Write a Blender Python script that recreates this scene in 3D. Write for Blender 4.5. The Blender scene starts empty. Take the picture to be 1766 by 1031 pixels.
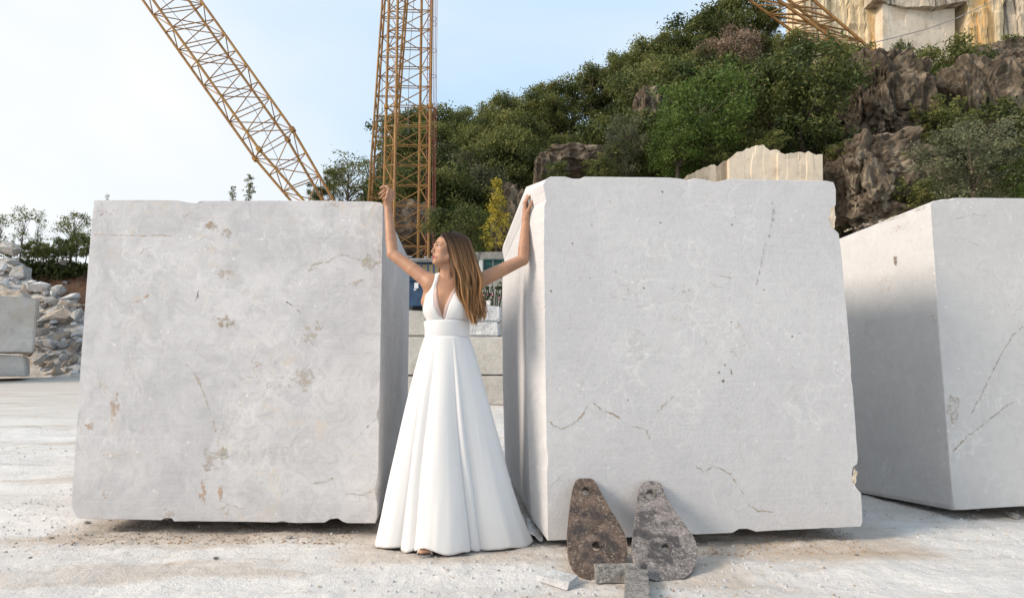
import bpy, bmesh, math, random
import numpy as np
from mathutils import Vector, Matrix, noise as mnoise

random.seed(7); np.random.seed(7)
SC = bpy.context.scene
COL = SC.collection

# ------------------------------------------------------------------ camera
F_PX, CXP, CYP = 1050.0, 883.0, 515.5          # focal length and centre in photo pixels (1766 wide)
PITCH = math.atan(124.5 / F_PX)
CAM_H = 1.0
cam_d = bpy.data.cameras.new('camera')
cam_d.sensor_width = 36.0
cam_d.lens = 36.0 * F_PX / 1766.0
cam_d.clip_start = 0.05; cam_d.clip_end = 3000
cam = bpy.data.objects.new('camera', cam_d); COL.objects.link(cam)
cam.location = (0, 0, CAM_H); cam.rotation_euler = (math.pi / 2 + PITCH, 0, 0)
SC.camera = cam

# ------------------------------------------------------------------ light
SUN_EL, SUN_AZ = math.radians(30), math.radians(250)     # azimuth clockwise from +Y: behind the camera, to its left
sun_dir = Vector((math.sin(SUN_AZ) * math.cos(SUN_EL), math.cos(SUN_AZ) * math.cos(SUN_EL), math.sin(SUN_EL)))
w = bpy.data.worlds.new('World'); SC.world = w; w.use_nodes = True
wt = w.node_tree; wt.nodes.clear()
wo = wt.nodes.new('ShaderNodeOutputWorld'); wb = wt.nodes.new('ShaderNodeBackground')
sky = wt.nodes.new('ShaderNodeTexSky'); sky.sky_type = 'NISHITA'; sky.sun_disc = False
sky.sun_elevation = SUN_EL; sky.sun_rotation = SUN_AZ
sky.air_density = 1.0; sky.dust_density = 1.6; sky.ozone_density = 1.0; sky.altitude = 200
# thin high cloud over the whole sky
tc = wt.nodes.new('ShaderNodeTexCoord')
mp = wt.nodes.new('ShaderNodeMapping'); mp.inputs['Scale'].default_value = (1.0, 1.0, 1.8); mp.inputs['Location'].default_value = (0.35, 0.2, 0.55)
cn = wt.nodes.new('ShaderNodeTexNoise'); cn.inputs['Scale'].default_value = 1.2; cn.inputs['Detail'].default_value = 3.5
cn.inputs['Roughness'].default_value = 0.55; cn.inputs['Distortion'].default_value = 0.6
cr = wt.nodes.new('ShaderNodeMapRange'); cr.inputs['From Min'].default_value = 0.42; cr.inputs['From Max'].default_value = 0.72
cr.inputs['To Min'].default_value = 0.08; cr.inputs['To Max'].default_value = 1.0
cm = wt.nodes.new('ShaderNodeMix'); cm.data_type = 'RGBA'; cm.inputs['B'].default_value = (8.9, 8.9, 8.8, 1)
ve = wt.nodes.new('ShaderNodeMix'); ve.data_type = 'RGBA'; ve.inputs['Factor'].default_value = 0.8; ve.inputs['B'].default_value = (5.45, 7.9, 10.3, 1)   # even milky veil
wt.links.new(tc.outputs['Generated'], mp.inputs['Vector']); wt.links.new(mp.outputs['Vector'], cn.inputs['Vector'])
wt.links.new(cn.outputs['Fac'], cr.inputs['Value']); 
# the milky part of the sky lies towards the sun
dt_ = wt.nodes.new('ShaderNodeVectorMath'); dt_.operation = 'DOT_PRODUCT'; dt_.inputs[1].default_value = (math.sin(SUN_AZ), math.cos(SUN_AZ), -0.25)
wt.links.new(tc.outputs['Generated'], dt_.inputs[0])
dr = wt.nodes.new('ShaderNodeMapRange'); dr.interpolation_type = 'SMOOTHSTEP'; dr.inputs['From Min'].default_value = -0.45; dr.inputs['From Max'].default_value = 0.35
dr.inputs['To Min'].default_value = 0.0; dr.inputs['To Max'].default_value = 0.72
wt.links.new(dt_.outputs['Value'], dr.inputs['Value'])
da_ = wt.nodes.new('ShaderNodeMath'); da_.operation = 'MULTIPLY_ADD'; da_.use_clamp = True; da_.inputs[1].default_value = 0.45
wt.links.new(cr.outputs['Result'], da_.inputs[0]); wt.links.new(dr.outputs['Result'], da_.inputs[2])
wt.links.new(da_.outputs[0], cm.inputs['Factor'])
wt.links.new(sky.outputs['Color'], ve.inputs['A']); wt.links.new(ve.outputs['Result'], cm.inputs['A']); wt.links.new(cm.outputs['Result'], wb.inputs['Color'])
wb.inputs['Strength'].default_value = 0.105
wt.links.new(wb.outputs['Background'], wo.inputs['Surface'])
sd = bpy.data.lights.new('sun', 'SUN'); sd.energy = 3.8; sd.angle = math.radians(18); sd.color = (1.0, 0.87, 0.73)
so = bpy.data.objects.new('sun', sd); COL.objects.link(so)
so.rotation_euler = (-sun_dir).to_track_quat('-Z', 'Y').to_euler()
so.location = (-30, -30, 40)
vs = SC.view_settings
vs.view_transform = 'Standard'; vs.look = 'None'; vs.gamma = 1.0; vs.exposure = 0.13; vs.use_curve_mapping = False
SC.cycles.use_denoising = True
SC.cycles.max_bounces = 5; SC.cycles.diffuse_bounces = 3; SC.cycles.glossy_bounces = 2; SC.cycles.transmission_bounces = 3
SC.cycles.transparent_max_bounces = 8
SC.cycles.use_adaptive_sampling = True; SC.cycles.adaptive_threshold = 0.02

# ------------------------------------------------------------------ helpers
CP, SP = math.cos(PITCH), math.sin(PITCH)
def ray(px, py):
    xc = (px - CXP) / F_PX; yc = -(py - CYP) / F_PX
    return Vector((xc, CP - yc * SP, SP + yc * CP))
def P(px, py, Y):
    d = ray(px, py); s = Y / d.y
    return Vector((d.x * s, Y, CAM_H + d.z * s))
def PZ(px, py, z=0.0):
    d = ray(px, py); s = (z - CAM_H) / d.z
    return Vector((d.x * s, d.y * s, z))
def Pplane(px, py, p0, n):
    d = ray(px, py); o = Vector((0, 0, CAM_H)); s = (p0 - o).dot(n) / d.dot(n)
    return o + d * s
def project(v):
    dx, dy, dz = v[0], v[1], v[2] - CAM_H
    zc = dy * CP + dz * SP; yc = -dy * SP + dz * CP
    return CXP + F_PX * dx / zc, CYP - F_PX * yc / zc

def tag(o, label=None, cat=None, group=None, kind=None):
    if label: o['label'] = label
    if cat: o['category'] = cat
    if group: o['group'] = group
    if kind: o['kind'] = kind
    return o
def thing(name, label, cat, loc=(0, 0, 0), group=None, rz=0.0):
    o = bpy.data.objects.new(name, None); COL.objects.link(o)
    o.empty_display_size = 0.1
    o.location = loc; o.rotation_euler = (0, 0, rz)
    return tag(o, label, cat, group)
def mesh_data(name, verts, faces, mat=None, smooth=False):
    me = bpy.data.meshes.new(name)
    if isinstance(verts, np.ndarray): verts = verts.tolist()
    if isinstance(faces, np.ndarray): faces = faces.tolist()
    me.from_pydata([tuple(v) for v in verts], [], [tuple(f) for f in faces]); me.update()
    if mat:
        for m in (mat if isinstance(mat, (list, tuple)) else [mat]): me.materials.append(m)
    if smooth: me.polygons.foreach_set('use_smooth', [True] * len(me.polygons))
    return me
def link(name, me, parent=None, loc=None):
    o = bpy.data.objects.new(name, me); COL.objects.link(o)
    if parent is not None: o.parent = parent
    if loc is not None: o.location = loc
    return o
def wobj(name, verts, faces, mat=None, parent=None, smooth=False, origin=None):
    """world-space vertices; origin defaults to the parent's chain of locations"""
    off = Vector((0, 0, 0)); p = parent
    while p is not None: off += p.location; p = p.parent
    if origin is not None: off = off + Vector(origin)
    vv = np.array([tuple(v) for v in verts], dtype=float) - np.array(off)
    o = link(name, mesh_data(name, vv, faces, mat, smooth), parent)
    if origin is not None: o.location = origin
    return o
def recalc(o):
    bm = bmesh.new(); bm.from_mesh(o.data); bmesh.ops.recalc_face_normals(bm, faces=bm.faces); bm.to_mesh(o.data); bm.free(); return o
def tube(pts, rads, n=8, caps=True):
    V, Fc = [], []
    pts = [Vector(p) for p in pts]; m = len(pts)
    if not hasattr(rads, '__len__'): rads = [rads] * m
    up = None
    for i, p in enumerate(pts):
        t = (pts[min(i + 1, m - 1)] - pts[max(i - 1, 0)]).normalized()
        if up is None:
            up = Vector((0, 0, 1)) if abs(t.z) < 0.9 else Vector((1, 0, 0))
        s = t.cross(up).normalized(); up = s.cross(t).normalized()
        for k in range(n):
            a = 2 * math.pi * k / n
            V.append(p + (s * math.cos(a) + up * math.sin(a)) * rads[i])
    for i in range(m - 1):
        for k in range(n):
            a = i * n + k; b = i * n + (k + 1) % n
            Fc.append((a, b, b + n, a + n))
    if caps:
        Fc.append(tuple(range(n - 1, -1, -1))); Fc.append(tuple((m - 1) * n + k for k in range(n)))
    return V, Fc
def boxv(x0, x1, y0, y1, z0, z1):
    V = [(x0, y0, z0), (x1, y0, z0), (x1, y1, z0), (x0, y1, z0), (x0, y0, z1), (x1, y0, z1), (x1, y1, z1), (x0, y1, z1)]
    return V, [(3, 2, 1, 0), (4, 5, 6, 7), (0, 1, 5, 4), (1, 2, 6, 5), (2, 3, 7, 6), (3, 0, 4, 7)]
def merge(parts):
    V, Fc = [], []
    for v, f in parts:
        n = len(V); V += list(v); Fc += [tuple(i + n for i in q) for q in f]
    return V, Fc
def bevel_obj(o, w, seg=2):
    bm = bmesh.new(); bm.from_mesh(o.data)
    bmesh.ops.bevel(bm, geom=list(bm.edges), offset=w, segments=seg, affect='EDGES', profile=0.6)
    bm.to_mesh(o.data); bm.free(); return o
def fbm(x, y, z=0.0, o=4): return mnoise.fractal((x, y, z), 1.0, 2.0, o)

# ------------------------------------------------------------------ materials
class NT:
    def __init__(s, name):
        s.m = bpy.data.materials.new(name); s.m.use_nodes = True; s.t = s.m.node_tree
        s.b = s.t.nodes['Principled BSDF']; s.out = s.t.nodes['Material Output']
    def n(s, typ, **kw):
        nd = s.t.nodes.new('ShaderNode' + typ)
        for k, v in kw.items():
            if k in ('data_type', 'operation', 'blend_type', 'feature', 'noise_dimensions', 'distance', 'wave_type', 'bands_direction', 'invert'): setattr(nd, k, v)
        for k, v in kw.items():
            if k in nd.inputs.keys() or k in s.alias: s.set(nd, s.alias.get(k, k), v)
        return nd
    alias = {}
    def set(s, nd, k, v):
        if isinstance(v, bpy.types.NodeSocket): s.t.links.new(v, nd.inputs[k])
        else: nd.inputs[k].default_value = v
    def co(s, scale=None, kind='Object'):
        c = s.n('TexCoord').outputs[kind]
        if scale is not None:
            mpn = s.n('Mapping'); s.t.links.new(c, mpn.inputs['Vector']); mpn.inputs['Scale'].default_value = scale; c = mpn.outputs['Vector']
        return c
    def noise(s, co, scale, detail=4, rough=0.55, dist=0.0):
        nd = s.n('TexNoise'); s.t.links.new(co, nd.inputs['Vector'])
        nd.inputs['Scale'].default_value = scale; nd.inputs['Detail'].default_value = detail
        nd.inputs['Roughness'].default_value = rough; nd.inputs['Distortion'].default_value = dist
        return nd.outputs['Fac']
    def vor(s, co, scale, feature='F1', rnd=1.0):
        nd = s.n('TexVoronoi'); nd.feature = feature; s.t.links.new(co, nd.inputs['Vector'])
        nd.inputs['Scale'].default_value = scale; nd.inputs['Randomness'].default_value = rnd
        return nd.outputs['Distance']
    def rng(s, v, a, b, c=0.0, d=1.0):
        nd = s.n('MapRange'); s.t.links.new(v, nd.inputs['Value'])
        for k, x in zip(('From Min', 'From Max', 'To Min', 'To Max'), (a, b, c, d)): nd.inputs[k].default_value = x
        return nd.outputs['Result']
    def math(s, op, a, b=0.5):
        nd = s.n('Math'); nd.operation = op
        for i, v in enumerate((a, b)):
            if isinstance(v, bpy.types.NodeSocket): s.t.links.new(v, nd.inputs[i])
            else: nd.inputs[i].default_value = v
        return nd.outputs[0]
    def mix(s, f, a, b, mode='MIX'):
        nd = s.n('Mix'); nd.data_type = 'RGBA'; nd.blend_type = mode
        for k, v in (('Factor', f), ('A', a), ('B', b)):
            sock = [i for i in nd.inputs if i.name == k and (i.type == 'RGBA' if k != 'Factor' else i.type == 'VALUE')][0]
            if isinstance(v, bpy.types.NodeSocket): s.t.links.new(v, sock)
            elif k == 'Factor': sock.default_value = v
            else: sock.default_value = (*v, 1) if len(v) == 3 else v
        return [o for o in nd.outputs if o.type == 'RGBA'][0]
    def base(s, c, rough=0.8, spec=0.3):
        if isinstance(c, bpy.types.NodeSocket): s.t.links.new(c, s.b.inputs['Base Color'])
        else: s.b.inputs['Base Color'].default_value = (*c, 1)
        if isinstance(rough, bpy.types.NodeSocket): s.t.links.new(rough, s.b.inputs['Roughness'])
        else: s.b.inputs['Roughness'].default_value = rough
        s.b.inputs['Specular IOR Level'].default_value = spec
        return s
    def bump(s, h, strength=0.3, dist=0.02, normal=None):
        nd = s.n('Bump'); s.t.links.new(h, nd.inputs['Height']); nd.inputs['Strength'].default_value = strength
        nd.inputs['Distance'].default_value = dist
        if normal is not None: s.t.links.new(normal, nd.inputs['Normal'])
        s.t.links.new(nd.outputs['Normal'], s.b.inputs['Normal']); return nd.outputs['Normal']

def mat_marble(name, c1, c2, beige=0.0, seed=0.0, streak=0.0, mot=(6.0, 0.75)):
    m = NT(name); co0 = m.co()
    ad = m.n('VectorMath'); ad.operation = 'ADD'; m.t.links.new(co0, ad.inputs[0]); ad.inputs[1].default_value = (seed, seed * 1.7, seed * 0.6)
    co = ad.outputs[0]
    c = m.mix(m.rng(m.noise(co, 1.3, 6, 0.6, 0.8), 0.35, 0.68), c1, c2)
    c = m.mix(m.rng(m.noise(co, mot[0], 10, 0.74, 1.4), 0.44, 0.70, 0, mot[1]), c, tuple(x * 0.80 for x in c1))
    # pale calcite network
    wob = m.n('TexNoise'); m.t.links.new(co, wob.inputs['Vector']); wob.inputs['Scale'].default_value = 3.0; wob.inputs['Detail'].default_value = 5
    mx = m.n('Mix'); mx.data_type = 'VECTOR'
    fs = [i for i in mx.inputs if i.type == 'VECTOR']; m.t.links.new(co, fs[0]); m.t.links.new(wob.outputs['Color'], fs[1])
    [i for i in mx.inputs if i.name == 'Factor' and i.type == 'VALUE'][0].default_value = 0.35
    vco = [o for o in mx.outputs if o.type == 'VECTOR'][0]
    ed = m.vor(vco, 5.0, 'DISTANCE_TO_EDGE')
    patch = m.rng(m.noise(co, 2.2, 3), 0.5, 0.62)
    veins = m.math('MULTIPLY', m.rng(ed, 0.0, 0.05, 0.28, 0.0), patch)
    c = m.mix(veins, c, (0.80, 0.79, 0.77))
    # fine brown hairlines
    ed2 = m.vor(vco, 1.9, 'DISTANCE_TO_EDGE')
    hl = m.math('MULTIPLY', m.rng(ed2, 0.0, 0.006, 0.8, 0.0), m.rng(m.noise(co, 3.1, 4), 0.56, 0.66))
    c = m.mix(hl, c, (0.36, 0.27, 0.19))
    if beige > 0:
        bp = m.math('MULTIPLY', m.rng(m.noise(co, 5.5, 8, 0.65, 1.5), 0.56, 0.70), m.rng(m.noise(co, 1.1, 2), 0.44, 0.60))
        c = m.mix(m.math('MULTIPLY', bp, beige), c, (0.60, 0.50, 0.38))
        rs = m.rng(m.noise(co, 17, 5, 0.6, 1.0), 0.68, 0.76)
        c = m.mix(m.math('MULTIPLY', rs, beige * 0.7), c, (0.50, 0.31, 0.20))
    # pits
    pit = m.math('MULTIPLY', m.rng(m.vor(co, 26, 'F1'), 0.04, 0.10, 1, 0), m.rng(m.noise(co, 9, 2), 0.60, 0.66))
    c = m.mix(pit, c, (0.22, 0.17, 0.13))
    fleck = m.math('MULTIPLY', m.rng(m.vor(co, 17, 'F1'), 0.05, 0.2, 1, 0), m.rng(m.noise(co, 5, 2), 0.56, 0.62))
    c = m.mix(m.math('MULTIPLY', fleck, 0.6), c, (0.80, 0.79, 0.78))
    # grinding scratches of the wire saw
    sc_ = m.noise(m.co((1.2, 1.2, 60)), 2.2, 5, 0.6, 0.2)
    c = m.mix(m.rng(sc_, 0.45, 0.75, 0, 0.22 + streak), c, tuple(min(1, x * 1.1) for x in c2))
    m.base(c, 0.72, 0.25)
    h = m.math('ADD', m.noise(co, 60, 5, 0.6), m.math('MULTIPLY', m.noise(co, 6, 5), 1.2))
    h = m.math('SUBTRACT', h, m.math('MULTIPLY', pit, 2.0))
    m.bump(h, 0.35, 0.006)
    return m.m

M = {}
M['marble_a'] = mat_marble('marble_a', (0.458, 0.452, 0.465), (0.602, 0.592, 0.595), 0.6, 0.0)
M['marble_b'] = mat_marble('marble_b', (0.54, 0.527, 0.53), (0.605, 0.593, 0.59), 0.12, 5.3, 0.1, (13.0, 0.45))
M['marble_c'] = mat_marble('marble_c', (0.525, 0.515, 0.51), (0.595, 0.585, 0.575), 0.08, 11.1, 0.0, (12.0, 0.45))
M['marble_wall'] = mat_marble('marble_wall', (0.40, 0.375, 0.335), (0.62, 0.585, 0.53), 0.7, 2.1)

def mat_simple(name, c, rough=0.7, var=0.15, scale=8.0, spec=0.3, metallic=0.0, bump=0.0):
    m = NT(name); co = m.co()
    k = m.mix(m.rng(m.noise(co, scale, 5), 0.3, 0.7), tuple(x * (1 - var) for x in c), tuple(min(1, x * (1 + var)) for x in c))
    m.base(k, rough, spec); m.b.inputs['Metallic'].default_value = metallic
    if bump: m.bump(m.noise(co, scale * 4, 5), bump, 0.02)
    return m.m

def mat_decal(name, c, cover=0.5, scale=30):
    """stain, vein or chalk in the stone: broken up by noise"""
    m = NT(name); m.base(c, 0.8, 0.2)
    a = m.rng(m.noise(m.co(), scale, 7, 0.72), 0.58 - cover * 0.35, 0.78 - cover * 0.35, 0.0, 0.8)
    m.t.links.new(a, m.b.inputs['Alpha'])
    return m.m
M['vein_brown'] = mat_decal('vein_brown', (0.40, 0.32, 0.23), 0.5)
M['vein_dark'] = mat_decal('vein_dark', (0.20, 0.15, 0.11), 0.6)
M['vein_orange'] = mat_decal('vein_orange', (0.52, 0.37, 0.26), 0.45)
M['vein_grey'] = mat_decal('vein_grey', (0.33, 0.32, 0.31), 0.35)
M['patch_beige'] = mat_decal('patch_beige', (0.52, 0.455, 0.375), 0.38, 22)
M['patch_olive'] = mat_decal('patch_olive', (0.46, 0.42, 0.34), 0.5, 22)
M['patch_white'] = mat_decal('patch_white', (0.70, 0.685, 0.665), 0.3, 26)
M['red_chalk'] = mat_decal('red_chalk', (0.42, 0.16, 0.16), 0.35, 60)
M['fracture'] = mat_simple('fracture', (0.62, 0.52, 0.40), 0.9, 0.25, 14, bump=0.8)

def mat_ground():
    m = NT('quarry_dust'); co = m.co()
    c = m.mix(m.rng(m.noise(m.co((0.5, 1.6, 1)), 0.9, 6, 0.6, 0.6), 0.36, 0.66), (0.60, 0.58, 0.56), (0.72, 0.705, 0.69))
    # brownish mud that the lorries spread
    mud = m.math('MULTIPLY', m.rng(m.noise(m.co((0.35, 1.5, 1)), 1.1, 8, 0.65, 0.8), 0.53, 0.66), 0.75)
    c = m.mix(mud, c, (0.44, 0.35, 0.265))
    crumb = m.rng(m.noise(co, 16, 8, 0.75), 0.56, 0.70)
    c = m.mix(m.math('MULTIPLY', crumb, 0.55), c, (0.36, 0.29, 0.22))
    fine = m.rng(m.noise(co, 75, 4, 0.7), 0.62, 0.75)
    c = m.mix(m.math('MULTIPLY', fine, 0.5), c, (0.34, 0.29, 0.24))
    c = m.mix(m.rng(m.noise(co, 3.3, 6, 0.65), 0.55, 0.75, 0, 0.5), c, (0.74, 0.73, 0.72))
    far = m.n('SeparateXYZ'); m.t.links.new(co, far.inputs[0])
    fy = m.rng(far.outputs['Y'], 7.0, 16.0, 0.0, 0.6)
    c = m.mix(fy, c, (0.42, 0.37, 0.315))
    dt = m.n('Attribute'); dt.attribute_name = 'dirt'  # brown soil and contact shade, both carried by the colour
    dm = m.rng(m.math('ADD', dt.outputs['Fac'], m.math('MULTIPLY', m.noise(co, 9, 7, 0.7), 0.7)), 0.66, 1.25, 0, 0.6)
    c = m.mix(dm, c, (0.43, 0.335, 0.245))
    m.base(c, 0.95, 0.1)
    h = m.math('ADD', m.noise(co, 30, 6, 0.65), m.math('MULTIPLY', m.noise(co, 110, 4, 0.7), 0.5))
    m.bump(h, 0.8, 0.02)
    return m.m
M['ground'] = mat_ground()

def mat_rock(name, a, b, stain=None, scale=1.0, rough=0.9, vert=0.0, bump=0.7):
    m = NT(name); co = m.co(); 
    c = m.mix(m.rng(m.noise(co, 1.2 * scale, 8, 0.65, 0.6), 0.35, 0.65), a, b)
    c = m.mix(m.rng(m.noise(co, 7 * scale, 8, 0.7), 0.5, 0.7, 0, 0.6), c, tuple(x * 0.55 for x in a))
    if stain:
        st = m.noise(m.co((scale * 2.2, scale * 2.2, scale * (0.12 if vert else 1.0))), 0.8, 7, 0.65, 0.5)
        c = m.mix(m.rng(st, 0.52, 0.63, 0, 0.9), c, stain)
        if vert:
            st2 = m.noise(m.co((scale * 3.4, scale * 3.4, scale * 0.07)), 1.3, 7, 0.65, 0.3)
            c = m.mix(m.rng(st2, 0.56, 0.63, 0, 0.85), c, (0.10, 0.085, 0.07))
    m.base(c, rough, 0.15)
    m.bump(m.math('ADD', m.noise(co, 5 * scale, 8, 0.7), m.math('MULTIPLY', m.vor(co, 3 * scale), 0.6)), bump, 0.12)
    return m.m
M['rubble'] = mat_rock('rubble', (0.40, 0.385, 0.37), (0.58, 0.565, 0.545), (0.40, 0.32, 0.24), 1.3)
M['rubble_tan'] = mat_rock('rubble_tan', (0.42, 0.34, 0.27), (0.55, 0.49, 0.42), (0.34, 0.24, 0.17), 1.3)
M['rubble_white'] = mat_rock('rubble_white', (0.58, 0.58, 0.59), (0.70, 0.70, 0.70), None, 1.3)
M['dark_rock'] = mat_rock('dark_rock', (0.058, 0.046, 0.034), (0.135, 0.108, 0.078), (0.25, 0.20, 0.145), 0.7, bump=1.0)
M['brown_rock'] = mat_rock('brown_rock', (0.075, 0.058, 0.042), (0.18, 0.143, 0.105), (0.29, 0.245, 0.185), 0.8, bump=1.0)
M['cut_yellow'] = mat_rock('cut_yellow', (0.56, 0.44, 0.27), (0.66, 0.56, 0.40), (0.52, 0.31, 0.11), 0.35, vert=1, bump=0.5)
M['cut_pale'] = mat_rock('cut_pale', (0.60, 0.51, 0.40), (0.66, 0.58, 0.47), (0.50, 0.39, 0.26), 0.22, bump=0.2)
M['cut_grey'] = mat_rock('cut_grey', (0.40, 0.34, 0.26), (0.54, 0.47, 0.37), (0.16, 0.13, 0.10), 0.35, vert=1, bump=0.5)
M['red_soil'] = mat_rock('red_soil', (0.15, 0.075, 0.045), (0.23, 0.13, 0.085), (0.20, 0.16, 0.13), 0.9)
M['hill_soil'] = mat_rock('hill_soil', (0.05, 0.05, 0.03), (0.11, 0.095, 0.06), (0.05, 0.06, 0.025), 0.4)

def mat_leaf(name, a, b, c3, trans=0.35):
    m = NT(name)
    g = m.n('NewGeometry'); r = g.outputs['Random Per Island']
    k = m.mix(m.rng(r, 0.0, 0.6), a, b); k = m.mix(m.rng(r, 0.72, 1.0), k, c3)
    oi = m.n('ObjectInfo'); k = m.mix(m.rng(oi.outputs['Random'], 0, 1, 0, 0.35), k, tuple(x * 0.55 for x in a))
    at = m.n('Attribute'); at.attribute_name = 'clump'  # leaf variation per clump, also giving sunlit and dark clumps in the colour
    k = m.mix(m.rng(at.outputs['Fac'], 0.45, 1.0, 0.0, 0.75), k, c3); k = m.mix(m.rng(at.outputs['Fac'], 0.0, 0.4, 0.8, 0.0), k, tuple(x * 0.45 for x in a))
    m.base(k, 0.55, 0.3)
    tr = m.n('BsdfTranslucent'); m.t.links.new(k, tr.inputs['Color'])
    mx = m.n('MixShader'); mx.inputs[0].default_value = trans
    m.t.links.new(m.b.outputs[0], mx.inputs[1]); m.t.links.new(tr.outputs[0], mx.inputs[2]); m.t.links.new(mx.outputs[0], m.out.inputs['Surface'])
    return m.m
M['leaf_mid'] = mat_leaf('leaf_mid', (0.080, 0.110, 0.026), (0.14, 0.165, 0.045), (0.24, 0.23, 0.07))
M['leaf_dark'] = mat_leaf('leaf_dark', (0.045, 0.075, 0.020), (0.085, 0.115, 0.030), (0.17, 0.175, 0.05))
M['leaf_bright'] = mat_leaf('leaf_bright', (0.078, 0.13, 0.024), (0.11, 0.175, 0.034), (0.17, 0.225, 0.05))
M['leaf_yellow'] = mat_leaf('leaf_yellow', (0.30, 0.27, 0.035), (0.45, 0.37, 0.045), (0.58, 0.44, 0.06))
M['leaf_olive'] = mat_leaf('leaf_olive', (0.09, 0.105, 0.055), (0.15, 0.165, 0.09), (0.22, 0.22, 0.12))
M['leaf_dry'] = mat_leaf('leaf_dry', (0.20, 0.14, 0.09), (0.32, 0.22, 0.15), (0.42, 0.31, 0.23))
M['leaf_fresh'] = mat_leaf('leaf_fresh', (0.07, 0.10, 0.022), (0.12, 0.155, 0.038), (0.20, 0.20, 0.06))
M['bark'] = mat_simple('bark', (0.10, 0.08, 0.06), 0.9, 0.4, 6)

def mat_crane():
    m = NT('crane_paint'); co = m.co()
    g = m.n('ObjectInfo')
    wco = m.n('NewGeometry').outputs['Position']
    c = m.mix(m.rng(m.noise(wco, 1.6, 6, 0.65), 0.4, 0.65), (0.36, 0.195, 0.05), (0.25, 0.125, 0.045))
    c = m.mix(m.rng(m.noise(wco, 6, 6, 0.7), 0.52, 0.66), c, (0.13, 0.06, 0.03))
    c = m.mix(m.rng(g.outputs['Random'], 0, 1, 0, 0.4), c, (0.23, 0.12, 0.05))
    m.base(c, 0.65, 0.3); return m.m
M['crane'] = mat_crane()
M['crane_red'] = mat_simple('crane_red', (0.28, 0.09, 0.075), 0.7, 0.3, 5)
M['cable'] = mat_simple('cable', (0.25, 0.24, 0.23), 0.5, 0.2, 5)
M['grey_cable'] = mat_simple('grey_cable', (0.10, 0.12, 0.16), 0.5, 0.2, 5)
# ================================================================== ground
def G(x, y):
    z = 0.0 if y < 5.2 else 0.058 * (min(y, 21) - 5.2)
    return z
def near_bump(x, y):
    k = 1.0 if y < 9 else max(0.0, 1 - (y - 9) / 8)
    return k * (0.016 * fbm(x * 1.1, y * 1.5, 3.1, 3) + 0.010 * fbm(x * 5, y * 6, 1.0, 3) + 0.007 * fbm(x * 17, y * 17, 7.0, 3) + 0.010 * (1 - 2 * abs(mnoise.noise((x * .5 + 4, y * 3.2, 2.0)))))
def graded(parts):
    out = []
    for a, b, n in parts: out += list(np.linspace(a, b, n, endpoint=False))
    return out + [parts[-1][1]]
gx = graded([(-400, -40, 12), (-40, -7, 50), (-7, -2.6, 90), (-2.6, 3.2, 230), (3.2, 7, 60), (7, 40, 40), (40, 400, 12)])
gy = graded([(-120, -2, 20), (-2, 1.6, 20), (1.6, 4.4, 170), (4.4, 9, 100), (9, 24, 70), (24, 60, 30), (60, 900, 16)])
verts = []
for y in gy:
    for x in gx:
        z = G(x, y) + (near_bump(x, y) if -8 < x < 8 and y > 0 and y < 17 else 0)
        # keep the spots that carry things level
        verts.append((x, y, z))
nx = len(gx)
faces = [(j * nx + i, j * nx + i + 1, (j + 1) * nx + i + 1, (j + 1) * nx + i) for j in range(len(gy) - 1) for i in range(nx - 1)]
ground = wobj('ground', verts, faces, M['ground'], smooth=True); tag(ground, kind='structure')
def dirt_shade(x, y):  # brown soil plus painted shade along footprints of blocks, skirt and plates
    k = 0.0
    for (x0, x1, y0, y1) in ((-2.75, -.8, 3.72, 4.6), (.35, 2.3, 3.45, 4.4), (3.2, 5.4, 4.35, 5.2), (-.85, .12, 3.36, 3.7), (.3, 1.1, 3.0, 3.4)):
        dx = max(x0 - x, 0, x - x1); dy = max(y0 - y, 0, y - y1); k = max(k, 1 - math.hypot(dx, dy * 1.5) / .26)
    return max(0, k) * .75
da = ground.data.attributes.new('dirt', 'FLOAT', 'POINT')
da.data.foreach_set('value', np.array([dirt_shade(v[0], v[1]) if 2.5 < v[1] < 6 and -4 < v[0] < 6 else 0.0 for v in verts], dtype=np.float32))
def gz(x, y): return G(x, y) + near_bump(x, y)

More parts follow.
